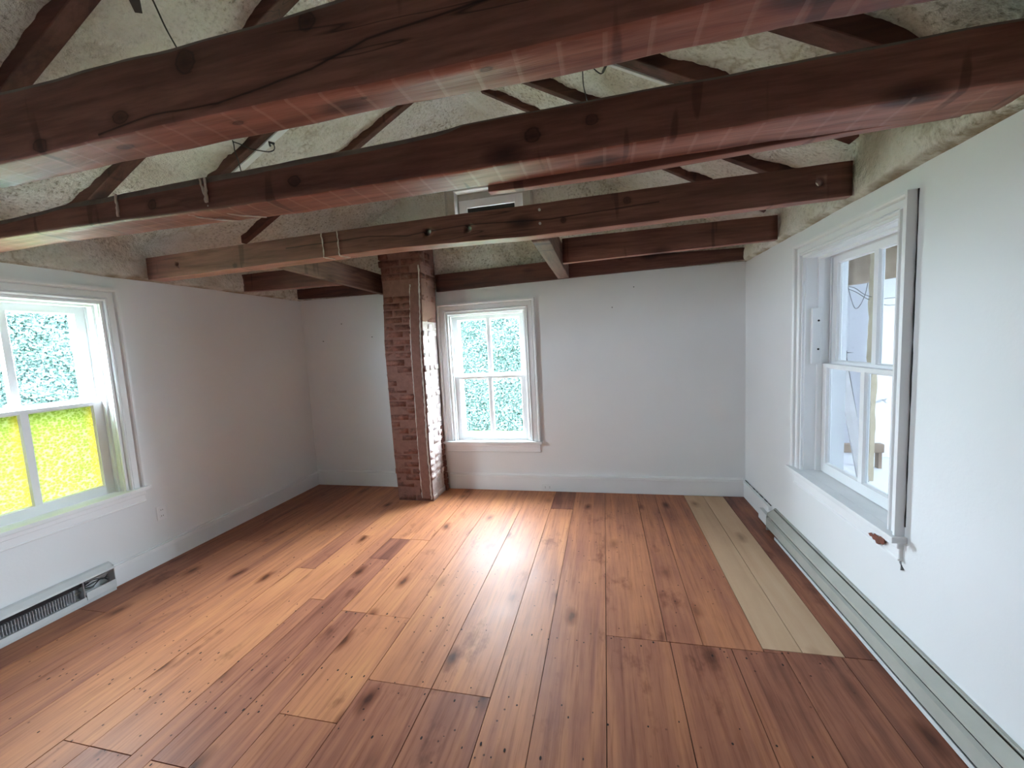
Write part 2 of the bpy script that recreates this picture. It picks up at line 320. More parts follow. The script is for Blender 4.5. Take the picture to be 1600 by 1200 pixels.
M['pale'] = floor_mat('raw_pine_boards', [(.1, (.36, .225, .14)), (.5, (.50, .335, .215)), (.9, (.60, .43, .30))], .5, pale=True)

def brick_mat(name, wash):
    m, nt, p = newmat(name); v = coords(nt)
    at = nt.nodes.new('ShaderNodeAttribute'); at.attribute_name = 'brick'; sx = nt.nodes.new('ShaderNodeSeparateColor'); nt.links.new(at.outputs['Color'], sx.inputs[0])
    r0 = ramp(nt, [(0, (.165, .070, .054)), (.5, (.205, .086, .064)), (1, (.25, .107, .080))]); nt.links.new(sx.outputs[0], r0.inputs['Fac'])
    n = noise_t(nt, v, 26, 5, .65); r = ramp(nt, [(.3, (.5, .47, .47)), (.6, (1.1, 1.1, 1.1))]); nt.links.new(n.outputs['Fac'], r.inputs['Fac'])
    c = mixc(nt, 1.0, r0.outputs['Color'], r.outputs['Color'], 'MULTIPLY')
    n2 = noise_t(nt, v, 9, 4, .7)
    if wash: rw = ramp(nt, [(.25, (.45, .45, .45)), (.5, (.95, .95, .95))])
    else: rw = ramp(nt, [(.62, (0, 0, 0)), (.80, (.35, .35, .35))])
    nt.links.new(n2.outputs['Fac'], rw.inputs['Fac'])
    c = mixc(nt, rw.outputs['Color'], c, (.62, .54, .52) if wash else (.36, .29, .26))
    nt.links.new(c, p.inputs['Base Color']); p.inputs['Roughness'].default_value = .82; p.inputs['Specular IOR Level'].default_value = .25
    bump(nt, p, n.outputs['Fac'], .6, .008); return m
M['brick'] = brick_mat('old_brick', False); M['brick_wash'] = brick_mat('whitewashed_brick', True)
M['mortar'] = painted('mortar', (.225, .110, .086), (.17, .082, .064), .95, 25, .5)

def glass_mat():
    m, nt, p = newmat('window_glass'); nt.nodes.remove(p); out = nt.nodes['Material Output']
    t = N(nt, 'ShaderNodeBsdfTransparent'); t.inputs[0].default_value = (.95, .97, .97, 1)
    g = N(nt, 'ShaderNodeBsdfGlossy'); g.inputs['Roughness'].default_value = .02
    fa = N(nt, 'ShaderNodeLayerWeight'); pw = N(nt, 'ShaderNodeMath', operation='POWER'); nt.links.new(fa.outputs['Facing'], pw.inputs[0]); pw.inputs[1].default_value = 5
    lw = N(nt, 'ShaderNodeMath', operation='MULTIPLY_ADD'); nt.links.new(pw.outputs[0], lw.inputs[0]); lw.inputs[1].default_value = .6; lw.inputs[2].default_value = .03
    mx = N(nt, 'ShaderNodeMixShader'); nt.links.new(lw.outputs[0], mx.inputs[0]); nt.links.new(t.outputs[0], mx.inputs[1]); nt.links.new(g.outputs[0], mx.inputs[2])
    nt.links.new(mx.outputs[0], out.inputs[0]); return m
M['glass'] = glass_mat()
def yellow_mat():
    m, nt, p = newmat('yellow_pebbled_panel'); nt.nodes.remove(p); out = nt.nodes['Material Output']; v = coords(nt)
    vo = N(nt, 'ShaderNodeTexVoronoi'); vo.inputs['Scale'].default_value = 75; nt.links.new(v, vo.inputs['Vector'])
    n = noise_t(nt, v, 9, 3)
    r = ramp(nt, [(.2, (.038, .048, .007)), (.5, (.047, .058, .010)), (.8, (.070, .078, .026))]); nt.links.new(vo.outputs['Distance'], r.inputs['Fac'])
    r2 = ramp(nt, [(.35, (.78, .80, .8)), (.7, (1, 1, 1))]); nt.links.new(n.outputs['Fac'], r2.inputs['Fac'])
    c = mixc(nt, .6, r.outputs['Color'], r2.outputs['Color'], 'MULTIPLY')
    # amber aging along the sash edge
    at = N(nt, 'ShaderNodeAttribute'); at.attribute_name = 'edge'
    c = mixc(nt, at.outputs['Fac'], c, (.072, .048, .005, 1))
    t = N(nt, 'ShaderNodeBsdfTranslucent'); nt.links.new(c, t.inputs[0]); d = N(nt, 'ShaderNodeBsdfDiffuse'); nt.links.new(c, d.inputs[0])
    b = N(nt, 'ShaderNodeBump'); b.inputs['Strength'].default_value = .5; b.inputs['Distance'].default_value = .01; nt.links.new(vo.outputs['Distance'], b.inputs['Height'])
    nt.links.new(b.outputs[0], t.inputs['Normal']); nt.links.new(b.outputs[0], d.inputs['Normal'])
    mx = N(nt, 'ShaderNodeMixShader'); mx.inputs[0].default_value = .22; nt.links.new(t.outputs[0], mx.inputs[1]); nt.links.new(d.outputs[0], mx.inputs[2])
    nt.links.new(mx.outputs[0], out.inputs[0]); return m
M['yellow'] = yellow_mat()
def leaf_mat():
    m, nt, p = newmat('hedge_leaves'); oi = N(nt, 'ShaderNodeAttribute'); oi.attribute_name = 'leaf'
    r = ramp(nt, [(0, (.058, .094, .087)), (.5, (.078, .120, .113)), (1, (.104, .146, .142))]); nt.links.new(oi.outputs['Fac'], r.inputs['Fac'])
    nt.links.new(r.outputs['Color'], p.inputs['Base Color']); p.inputs['Roughness'].default_value = .7; p.inputs['Specular IOR Level'].default_value = .1; return m
M['leaf'] = leaf_mat()
M['hedge_core'] = plain('hedge_core', (.11, .16, .15), 1, 0, .1)
M['lawn'] = plain('lawn', (.10, .14, .06), 1)
M['stud'] = painted('old_stud', (.52, .45, .33), (.42, .35, .24), .8, 8, .3)
M['stud_brown'] = painted('weathered_header', (.34, .26, .20), (.22, .16, .12), .85, 7, .4)
M['white_room'] = painted('white_room_paint', (.82, .82, .85), (.78, .78, .81), .7)
M['grey_board'] = painted('grey_board', (.52, .51, .52), (.42, .40, .41), .7, 9, .2)
M['grey_metal'] = plain('grey_metal', (.18, .18, .18), .5, .3)

# ------------------------------------------------------------------ floor
def add_attr(o, name, vals):
    a = o.data.color_attributes.new(name, 'FLOAT_COLOR', 'CORNER')
    i = 0
    for poly in o.data.polygons:
        for li in poly.loop_indices: a.data[li].color = vals[poly.index]
def board_mesh(boards, name, mat, parent=None):
    mb = MB(); vals = []
    for (x0, x1, y0, y1, tone) in boards:
        g = .0016; rnd = random.random()
        mb.box(x0 + g, x1 - g, y0 + g, y1 - g, -.018, random.uniform(-.0008, .0004))
        vals += [(tone, random.random(), rnd, 1)] * 6
    o = mb.build(name, mat, parent); add_attr(o, 'board', vals)
    return o
def columns(seams, fixed, y_far, y_near, tones):
    out = []
    for i, (a, b) in enumerate(zip(seams, seams[1:])):
        ends = sorted(fixed.get(i, []), reverse=True)
        ys = [y_far] + ends + [y_near]
        for k, (t, bt) in enumerate(zip(ys, ys[1:])):
            tone = tones.get((i, k), random.uniform(.30, .72))
            out.append((a, b, bt, t, tone))
    return out
S1 = [-.02, .27, .55, .80, 1.085, 1.225, 1.435, 1.53, 1.70, 1.86, 2.13, 2.435, 2.70, 2.895, 3.17]
fx = {0: [-2.2], 1: [-1.3, -3.6], 2: [-2.9], 3: [-1.05, -3.4], 4: [-1.6, -2.85], 5: [-1.1, -2.85], 6: [-1.9, -3.5], 7: [-1.12, -1.42, -2.85], 8: [-1.12, -1.97, -3.2],
      9: [-1.975, -2.60], 10: [-2.385, -4.0], 11: [-2.385], 12: [-.43, -3.3], 13: [-3.9]}
tn = {(7, 1): .12, (12, 0): .08, (9, 1): .62, (9, 2): .40, (10, 1): .32, (11, 1): .30, (10, 0): .60, (11, 0): .62, (8, 1): .68, (8, 0): .66, (7, 0): .7, (13, 0): .45, (12, 1): .55, (0, 0): .22, (1, 0): .30, (1, 1): .42, (0, 1): .30,
      (2, 0): .42, (2, 1): .48, (3, 1): .55, (4, 1): .66, (5, 1): .64, (6, 1): .50}
boards = columns(S1, fx, -.005, FY, tn)
S2 = [3.17, 3.455, 3.615, 3.872]
boards += columns(S2, {}, -.005, -1.945, {(0, 0): .46, (1, 0): .40, (2, 0): .40})
boards += columns([3.17, 3.468, 3.735, 3.95], {}, -1.945, FY, {(0, 0): .38, (1, 0): .30, (2, 0): .26})
boards += columns([3.95, 4.185, W + .02], {}, -1.925, FY, {(0, 0): .20, (1, 0): .16})
boards += [(3.872, 3.95, -1.945, -1.925, .2), (4.202, W + .02, -1.925, -.005, .10)]
# fix: strip between the long boards and the patch
fl = board_mesh(boards, 'floor', M['floor']); tag(fl, 'wide varnished red-brown floorboards with nail holes and dark knots', 'floor', kind='structure')
sf = MB(); sf.box(-.15, W + .15, FY - .1, .15, -.06, -.0085)
sub(fl, sf, 'subfloor', M['subfloor'], (0, 0, 0))
random.seed(3)
for (a, b, lab, t) in ((3.872, 4.035, 'raw pale pine board, left of the pair, beside the red boards', .45), (4.035, 4.202, 'raw pale pine board with two brown knots', .62)):
    o = board_mesh([(a, b, -1.925, -.02, t)], 'patch_board', M['pale'], fl); o['label'] = lab
# nail holes in rows over the floor joists
nh = MB(); random.seed(11)
for y in (-.45, -.98, -1.5, -1.96, -2.0, -2.37, -2.41, -2.58, -2.62, -2.85, -3.2):
    xx = .4
    while xx < 3.9:
        xx += random.uniform(.03, .16)
        if random.random() < .62 and not (xx > 3.87 and y > -1.93):
            c = Vector((xx, y + random.uniform(-.02, .02), .0004)); r = random.uniform(.0022, .0045); e = random.uniform(1, 1.9)
            nh.bm.faces.new([nh.bm.verts.new(c + Vector((r * math.cos(k * math.pi / 4), r * e * math.sin(k * math.pi / 4), 0))) for k in range(8)])
no = sub(fl, nh, 'nail_hole', M['subfloor'], (0, 0, 0)); no['kind'] = 'stuff'

# ------------------------------------------------------------------ walls
def wall(name, m, u0, u1, v0, v1, th, holes, label):
    """m(u,v,w): w<0 goes into the wall"""
    mb = MB(); us = sorted({u0, u1, *[h[0] for h in holes], *[h[1] for h in holes]}); vs = sorted({v0, v1, *[h[2] for h in holes], *[h[3] for h in holes]})
    for a, b in zip(us, us[1:]):
        run = None
        for c, d in zip(vs, vs[1:]):
            inside = any(h[0] <= (a + b) / 2 <= h[1] and h[2] <= (c + d) / 2 <= h[3] for h in holes)
            if not inside: mb.box(a, b, -th, 0, c, d, lambda u, w, v: m(u, v, w))
    bmesh.ops.remove_doubles(mb.bm, verts=mb.bm.verts, dist=1e-5)
    # drop faces shared by two neighbouring blocks
    seen = {}
    for f in list(mb.bm.faces):
        k = frozenset(f.verts)
        seen.setdefault(k, []).append(f)
    bmesh.ops.delete(mb.bm, geom=[f for fs in seen.values() if len(fs) > 1 for f in fs], context='FACES')
    o = mb.build(name, M['wall']); tag(o, label, 'wall', kind='structure'); return o
mapB = lambda u, v, w: (u, -w, v)
mapL = lambda u, v, w: (w, u, v)
mapR = lambda u, v, w: (W - w, u, v)
BW = dict(m=mapB, u0=1.582, u1=2.570, v0=.505, v1=1.890, cw=.108)
LW = dict(m=mapL, u0=-2.737, u1=-1.733, v0=.602, v1=1.967, cw=.108)
RW = dict(m=mapR, u0=-1.945, u1=-.968, v0=.580, v1=1.962, cw=.085)
def hole(w): return (w['u0'] + w['cw'] - .02, w['u1'] - w['cw'] + .02, w['v0'] - .02, w['v1'] - w['cw'] + .02)
wall('wall_back', mapB, -.2, W + .2, -.05, WT, .18, [hole(BW)], 'white painted wall behind the brick chimney')
wall('wall_left', mapL, FY, 0, -.05, WT, .18, [hole(LW)], 'white painted wall with the yellow-paned window')
wall('wall_right', mapR, FY, 0, -.05, WT, .22, [hole(RW)], 'white painted wall with the window into the next room')
mb = MB(); mb.box(-.2, W + .2, FY - .15, FY, -.05, 3.7); tag(mb.build('wall_front', M['wall']), 'plain white wall behind the viewer', 'wall', kind='structure')

# foam-sprayed roof slopes (real relief)
def foam_off(x, y, z):
    d = .028 * nz(x * 1.7, y * 1.7, z * 1.7) + .020 * nz(x * 4.3 + 9, y * 4.3, z * 4.3) + .012 * nz(x * 11, y * 11 + 3, z * 11)
    d += .012 * (abs(nz(x * 22, y * 22, z * 22)) - .2) + .012 * abs(nz(x * 6, y * 6 + 7, z * 6))
    return d
prof = []
def seg(a, b, n):
    for i in range(n): prof.append((lerp(a[0], b[0], i / n), lerp(a[1], b[1], i / n)))
e = .05
seg((-.03, 2.035), (.035, 2.06), 4); seg((.035, 2.06), (.03, 2.29), 12); seg((.03, 2.29), (RIDGE, 2.2 + e + TAN * RIDGE), 110)
seg((RIDGE, 2.2 + e + TAN * RIDGE), (W - .03, 2.29), 110); seg((W - .03, 2.29), (W - .035, 2.06), 12); seg((W - .035, 2.06), (W + .03, 2.035), 4); prof.append((W + .03, 2.035))
mb = MB(); ny = 190; rows = []
for j in range(ny + 1):
    y = lerp(.04, FY - .02, j / ny); row = []
    for i, (x, z) in enumerate(prof):
        a = Vector((*prof[max(i - 1, 0)], 0)); b = Vector((*prof[min(i + 1, len(prof) - 1)], 0)); d = (b - a).normalized()
        nrm = Vector((-d.y, 0, d.x)) * -1          # into the room
        k = min(1, max(0, z - 2.035) / .09) * (1.25 if z < 2.3 else 1)
        s = foam_off(x, y, z) * k
        row.append(mb.bm.verts.new((x + nrm.x * s, y, z + nrm.z * s)))
    rows.append(row)
for A, B in zip(rows, rows[1:]):
    for i in range(len(prof) - 1): mb.bm.faces.new((A[i], A[i + 1], B[i + 1], B[i]))
ce = mb.build('ceiling', M['foam'], smooth=True); tag(ce, 'sloping roof underside sprayed with lumpy off-white foam', 'ceiling', kind='structure')
# foam gable above the back wall, with the attic window opening
mb = MB(); grid = {}; nx, nzz = 170, 60; X0, X1, Z0, Z1 = -.05, W + .05, 2.03, 3.55
AX0, AX1, AZ0, AZ1 = 1.83, 2.56, 2.56, 2.93
for i in range(nx + 1):
    for j in range(nzz + 1):
        x, z = lerp(X0, X1, i / nx), lerp(Z0, Z1, j / nzz)
        s = foam_off(x + 5, .3, z) * 1.3
        if 1.55 < x < 2.95 and z < 2.5: s += .05 * abs(nz(x * 6, 2, z * 6)) + .03 * abs(nz(x * 13, 5, z * 13))
        s = max(-.02, s) * min(1, max(0, (z - 2.05) / .1))
        grid[i, j] = mb.bm.verts.new((x, .006 - s, z))
for i in range(nx):
    for j in range(nzz):
        c = (grid[i, j].co + grid[i + 1, j + 1].co) / 2
        if AX0 < c.x < AX1 and AZ0 < c.z < AZ1: continue
        mb.bm.faces.new((grid[i, j], grid[i + 1, j], grid[i + 1, j + 1], grid[i, j + 1]))
go = mb.build('wall_gable', M['foam'], smooth=True); tag(go, 'triangular gable above the back wall covered with lumpy foam', 'wall', kind='structure')

# ------------------------------------------------------------------ windows
def mitre(mb, rect, prof, m, closed=False):
    u0, u1, v0, v1 = rect; rows = []
    for (o, w) in prof:
        if closed: row = [m(u0 + o, v0 + o, w), m(u0 + o, v1 - o, w), m(u1 - o, v1 - o, w), m(u1 - o, v0 + o, w)]
        else: row = [m(u0 + o, v0, w), m(u0 + o, v1 - o, w), m(u1 - o, v1 - o, w), m(u1 - o, v0, w)]
        rows.append(row)
    mb.strip(None, rows, closed_path=closed)
def window(n, p, label, ws, glass, zs, storm=True, backband=.034, depth=.18, panes=('glass', 'glass'), mun=.034):
    m, u0, u1, v0, v1, cw = p['m'], p['u0'], p['u1'], p['v0'], p['v1'], p['cw']
    loc = Vector(m((u0 + u1) / 2, v0, 0)); root = empty('window_%d' % n, loc); tag(root, label, 'window', kind='structure')
    bx = lambda mb, a, b, c, d, w0, w1: mb.box(a, b, w0, w1, c, d, lambda u, w, v: m(u, v, w))
    T = M['trim']; k = cw / .108
    mb = MB(); mitre(mb, (u0, u1, v0, v1), [(0, -.002), (0, backband), (.014 * k, backband), (.022 * k, backband - .006), (.026 * k, .012), (.030 * k, .018), (.064 * k, .018), (.068 * k, .012), (.072 * k, .024), (.080 * k, .026), (.086 * k, .022), (.090 * k, .008), (.094 * k, .012), (.108 * k, .012), (.108 * k, -.012)], m)
    mb.build('casing', T, root)
    i0, i1, it = u0 + cw, u1 - cw, v1 - cw
    mb = MB(); mitre(mb, (i0, i1, v0, it), [(0, .0), (0.004, -.004), (.004, ws + .028), (.016, ws + .026), (.018, ws + .001), (.006, ws + .0), (.006, ws - .036), (.016, ws - .037), (.016, ws - .043), (.006, ws - .044), (.006, -depth)], m)
    mb.build('jamb', T, root)
    mb = MB(); bx(mb, u0 - .018, u1 + .018, v0 - .026, v0, -.0, .055); bx(mb, i0 - .004, i1 + .004, v0 - .026, v0 - .0005, -depth, 0)
    mb.build('stool', M['sill'], root, bevel=.004, seg=2)
    mb = MB(); bx(mb, u0 + .004, u1 - .004, v0 - .112, v0 - .027, -.002, .014); bx(mb, u0 + .002, u1 - .002, v0 - .060, v0 - .027, -.002, .022); bx(mb, u0 + .002, u1 - .002, v0 - .112, v0 - .100, -.002, .019)
    mb.build('apron', T, root, bevel=.003)
    g = .008; lo = v0 + .002; cu = (i0 + i1) / 2
    for (nm, a, b, gl, gh, w1, pm) in (('lower_sash', lo, zs[1] + .022, zs[0], zs[1], ws, panes[0]), ('upper_sash', zs[1] + .004, it - .004, zs[2], zs[3], ws - .045, panes[1])):
        th = .033; w0 = w1 - th; st = glass
        mb = MB()
        bx(mb, i0 + g, i0 + st, a, b, w0, w1); bx(mb, i1 - st, i1 - g, a, b, w0, w1)
        bx(mb, i0 + st, i1 - st, a, gl, w0, w1); bx(mb, i0 + st, i1 - st, gh, b, w0, w1)
        bx(mb, cu - mun / 2, cu + mun / 2, gl, gh, w0 + .004, w1 - .002)
        # glazing bead round each pane
        for (a1, b1) in ((i0 + st, cu - mun / 2), (cu + mun / 2, i1 - st)):
            mitre(mb, (a1, b1, gl, gh), [(0, w1 - .004), (.006, w1 - .012), (.006, w0 + .008), (0, w0 + .003)], m, closed=True)
        so = mb.build(nm, T, root)
        for (a1, b1) in ((i0 + st, cu - mun / 2), (cu + mun / 2, i1 - st)):
            pb = MB(); wm = (w0 + w1) / 2
            if pm == 'yellow':
                nn = 24; cols = []
                for i in range(nn + 1): cols.append([pb.bm.verts.new(m(lerp(a1 + .001, b1 - .001, i / nn), vv, wm)) for vv in (gl + .001, gh - .001)])
                for i in range(nn): pb.bm.faces.new((cols[i][0], cols[i + 1][0], cols[i + 1][1], cols[i][1]))
            else:
                bx(pb, a1 + .001, b1 - .001, gl + .001, gh - .001, wm - .0015, wm + .0015)
            po = sub(so, pb, 'pane', M[pm], loc)
            if pm == 'yellow':
                at = po.data.attributes.new('edge', 'FLOAT', 'POINT')
                for vtx in po.data.vertices:
                    yy = vtx.co.y + loc.y
                    at.data[vtx.index].value = max(0, min(1, 1 - (b1 - yy) / .055)) * .75
                po['label'] = 'translucent yellow pebbled panel in place of glass'
    if storm:
        mb = MB(); r = (i0 - .01, i1 + .01, v0 - .015, it + .01)
        mitre(mb, r, [(0, -depth + .030), (.055, -depth + .030), (.055, -depth + .012), (.066, -depth + .010), (.066, -depth - .01), (0, -depth - .01)], m, closed=True)
        bx(mb, i0 + .05, i1 - .05, zs[1] - .004, zs[1] + .024, -depth - .008, -depth + .012)
        mb.build('storm_frame', T, root)
    return root, loc
wb, _ = window(1, BW, 'white double-hung window to the right of the chimney', -.042, .064, (.578, 1.134, 1.178, 1.732))
wl, _ = window(2, LW, 'white double-hung window with yellow lower panes', -.062, .068, (.662, 1.205, 1.243, 1.800), panes=('yellow', 'glass'))
wr, wrl = window(3, RW, 'deep-set white window looking into the unfinished next room', -.092, .062, (.640, 1.220, 1.256, 1.826), storm=False, backband=.036, depth=.22)
# sash stop board screwed to the far jamb of the right window
mb = MB(); mb.box(W + .030, W + .080, -1.078, -1.056, 1.24, 1.577); st = mb.build('stop_board', M['trim'], wr, bevel=.003)
for zz in (1.33, 1.50):
    q = MB(); q.tube([(W + .064, -1.0775, zz), (W + .064, -1.0795, zz)], .006, 10); sub(st, q, 'screw_hole', M['dark'], wrl)
# broken lower corner of that window's apron
mb = MB(); random.seed(4)
pts = [(-1.755, .503), (-1.775, .514), (-1.79, .508), (-1.80, .519), (-1.825, .517), (-1.838, .527), (-1.862, .526), (-1.866, .508), (-1.856, .494), (-1.842, .498), (-1.83, .484), (-1.815, .480), (-1.806, .493), (-1.79, .488), (-1.782, .498), (-1.768, .495)]
mb.extrude([(a + random.uniform(-.002, .002), b + random.uniform(-.002, .002)) for a, b in pts], W - .0215, W - .0245, lambda p, q, t: (t, p, q))
bo = mb.build('bare_wood_patch', M['red_wood'], wr); bo['label'] = 'bare red wood where the paint broke off'
mb = MB(); mb.tube([(W, -1.918, .552), (W, -1.922, .50), (W - .001, -1.930, .455), (W, -1.945, .432)], [.0025, .003, .004, .010], 7); mb.build('crack', M['grey_metal'], wr)
# dark open joint where the right casing has pulled away from the wall
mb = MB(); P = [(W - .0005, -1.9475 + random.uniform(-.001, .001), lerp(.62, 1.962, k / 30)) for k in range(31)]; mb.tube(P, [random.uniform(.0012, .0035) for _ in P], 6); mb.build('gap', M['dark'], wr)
mb = MB(); P = [(lerp(1.585, 2.57, k / 30), -.0005, 1.892) for k in range(31)]; mb.tube(P, [random.uniform(.0006, .002) for _ in P], 6); mb.build('gap', M['dark'], wb)  # shadow line above the back casing, put in as a dark strip
mb = MB(); P = [(.0005, lerp(-2.73, -1.76, k / 30), 1.969) for k in range(31)]; mb.tube(P, [random.uniform(.0006, .002) for _ in P], 6); mb.build('gap', M['dark'], wl)  # painted-in shadow line along the left casing's top
# old attic window in the gable
root = empty('window_4', (2.18, 0, 2.55)); tag(root, 'small old attic window above the joists, dark inside', 'window', kind='structure')
mb = MB(); mitre(mb, (1.755, 2.605, 2.54, 3.03), [(0, .0), (0, .045), (.02, .05), (.03, .04), (.09, .036), (.095, .03), (.095, -.09)], mapB); mb.build('casing', M['old_trim'], root)
mb = MB()
for a in ((1.868, 1.95, 2.56, 2.868), (2.42, 2.502, 2.56, 2.868), (1.95, 2.42, 2.792, 2.868), (1.95, 2.42, 2.56, 2.62)): mb.box(a[0], a[1], .03, .062, a[2], a[3])
so = mb.build('sash', M['sill'], root, bevel=.003)
q = MB(); q.box(1.945, 2.425, .045, .049, 2.6, 2.795); sub(so, q, 'pane', M['dark'], root.location)
mb = MB(); mb.box(1.83, 2.56, .065, .09, 2.5, 2.95); mb.build('backing_board', M['old_trim'], root)

# ------------------------------------------------------------------ baseboards
def base(name, m, spans, h, label, cap=True):
    mb = MB()
    for (a, b) in spans:
        mb.box(a, b, 0, .019, 0, h - .028 if cap else h, lambda u, w, v: m(u, v, w))
        if cap: mb.box(a, b, 0, .027, h - .028, h, lambda u, w, v: m(u, v, w)); mb.box(a, b, 0, .012, h, h + .008, lambda u, w, v: m(u, v, w))
    o = mb.build(name, M['trim'], bevel=.002); tag(o, label, 'baseboard', kind='structure'); return o
base('baseboard_back', mapB, [(.02, 1.17), (1.60, W - .02)], .160, 'white capped baseboard along the back wall, interrupted by the chimney')
base('baseboard_left', mapL, [(-1.995, 0)], .140, 'white baseboard from the left heater to the back corner')
br = base('baseboard_right', mapR, [(-.60, 0)], .150, 'short white baseboard between the right heater and the corner')
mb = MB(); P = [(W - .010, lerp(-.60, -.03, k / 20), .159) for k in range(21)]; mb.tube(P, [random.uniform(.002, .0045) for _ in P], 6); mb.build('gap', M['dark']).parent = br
base('baseboard_front', lambda u, v, w: (u, FY + w, v), [(.0, W)], .15, 'white baseboard behind the viewer')

# ------------------------------------------------------------------ chimney
CL = [(0, 1.196), (.52, 1.180), (1.51, 1.174), (1.98, 1.203), (2.3, 1.197), (2.5, 1.197)]
CR = [(0, 1.570), (.52, 1.566), (1.49, 1.578), (2.15, 1.604), (2.5, 1.604)]
chim = empty('brick_chimney', (1.38, -.2, 0)); tag(chim, 'narrow old red brick chimney standing in front of the back wall', 'chimney')
mb = MB(); vals = []; random.seed(21); ch = .0655; nc = 37; CF = -.372; CB = -.045
mats = []
for c in range(nc):
    z0, z1 = c * ch + .004, (c + 1) * ch - .004; zm = (z0 + z1) / 2
    L, R = curve(CL, zm), curve(CR, zm)
    if c in (34, 35, 36): L -= .016; 
    wd = R - L; rows_ = []
    jx = random.uniform(-.004, .004)
    if c % 2: f = [0, .26, .74, 1]
    else: f = [0, .5 + random.uniform(-.05, .05), 1]
    for a, b in zip(f, f[1:]): rows_.append((L + wd * a, L + wd * b, CF, CF + .1))
    sb = [.105, .33] if c % 2 == 0 else [.105, .215, .33]
    for a, b in zip(sb, sb[1:]):
        rows_.append((L, L + wd * .5, CF + a, CF + b)); rows_.append((L + wd * .5, R, CF + a, CF + b))
    for (x0, x1, y0, y1) in rows_:
        g = .0045; nb = len(mb.bm.faces); j = lambda s=.0035: random.uniform(-s, s)
        dx, dy = j(.004) + jx, j(.0045)
        vs, fs = mb.box(x0 + g + dx, x1 - g + dx, y0 + g + dy, y1 - g, z0 + j(.002), z1 + j(.002))
        for v in vs: v.co += Vector((j(), j(), j(.0025)))
        tone = random.random() * (.75 if zm < 2.0 else .5)
        for f_ in fs: mats.append((tone, zm, x1 > R - .01))
# bevel by rebuilding with attribute layers
bm = mb.bm; cl = bm.loops.layers.float_color.new('brick')
bm.faces.ensure_lookup_table()
for f_, (tone, zm, edge) in zip(bm.faces, mats):
    for lp in f_.loops: lp[cl] = (tone, random.random(), 0, 1)
bmesh.ops.bevel(bm, geom=list(bm.edges), offset=.005, segments=2, affect='EDGES', clamp_overlap=True)
bmesh.ops.recalc_face_normals(bm, faces=bm.faces)
for v in bm.verts:
    p = v.co; v.co += Vector((nz(p.x * 30, p.y * 30, p.z * 30), nz(p.x * 30 + 7, p.y * 30, p.z * 30), 0)) * .004
for f_ in bm.faces:
    c = f_.calc_center_median(); f_.smooth = True
    if c.x > curve(CR, c.z) - .013 and c.z < 1.72 + .05 * nz(c.y * 9, c.z * 9, 0) and f_.normal.x > .1: f_.material_index = 1
bw = MB(); bw.bm.free(); bw.bm = bm
bw.build('brickwork', [M['brick'], M['brick_wash']], chim)
mb = MB(); nseg = 24
for s in range(nseg):
    za, zb = s * nc * ch / nseg, (s + 1) * nc * ch / nseg
    p = []
    for z in (za, zb):
        L, R = curve(CL, z) + .005, curve(CR, z) - .005
        p += [(L, CF + .005, z), (R, CF + .005, z), (R, CB - .004, z), (L, CB - .004, z)]
    nf = len(mb.bm.faces); mb.hexa(p); mb.bm.faces.ensure_lookup_table()
    if zb < 1.75: mb.bm.faces[nf + 3].material_index = 1
mb.build('mortar', [M['mortar'], M['pink_mortar']], chim)
# rough brick toe at the wall, right rear
mb = MB()
for s in range(11):
    z0 = s * .062; r = 1.592 + .006 * nz(s * 3.1, 0, 0) - .0022 * s
    vs, fs = mb.box(1.45, r, -.085, -.03, z0 + .002, z0 + .058)
    for v in vs: v.co += Vector((random.uniform(-.003, .003), random.uniform(-.004, .004), 0))
o = mb.build('rear_toe', M['brick'], chim, bevel=.004)
def ridge(xs, z0, z1, r, gap, name):
    seg_, mbx = [], MB(); z = z0
    while z < z1:
        if gap and random.random() < .16 and len(seg_) > 3: 
            mbx.tube(seg_, [random.uniform(.5, 1) * r for _ in seg_], 6); seg_ = []; z += random.uniform(.02, .07); continue
        seg_.append((curve(xs, z) + random.uniform(-.003, .003), CF - .001 + random.uniform(-.002, .002), z)); z += .022
    if len(seg_) > 1: mbx.tube(seg_, [random.uniform(.5, 1) * r for _ in seg_], 6)
    o = mbx.build(name, M['plaster'], chim); o['label'] = 'pale plaster line down the brick face'
ridge([(0, 1.452), (.5, 1.447), (1.5, 1.452), (2.1, 1.49)], .03, 2.06, .0075, False, 'plaster_line')
ridge([(0, 1.548), (.5, 1.541), (1.5, 1.552), (2.2, 1.585)], .02, 2.22, .010, False, 'plaster_line')
for zz in (2.03, 2.10):
    pass
mb = MB(); mb.box(1.452, 1.535, CF - .0075, CF, .03, 2.03)
for v in mb.bm.verts:
    v.co.x += curve([(0, 0), (.5, -.005), (1.5, .004), (2.1, .035)], v.co.z)
bmesh.ops.subdivide_edges(mb.bm, edges=[e_ for e_ in mb.bm.edges if abs(e_.verts[0].co.z - e_.verts[1].co.z) > 1], cuts=40)
for v in mb.bm.verts:
    v.co.x = (1.455 if v.co.x < 1.5 + .02 * (v.co.z > 1.9) else 1.538) + curve([(0, 0), (.5, -.005), (1.5, .004), (2.1, .035)], v.co.z) + random.uniform(-.0025, .0025); v.co.y += random.uniform(-.002, .002) if v.co.y < CF - .004 else 0
mb.build('rendered_strip', M['mortar'], chim)

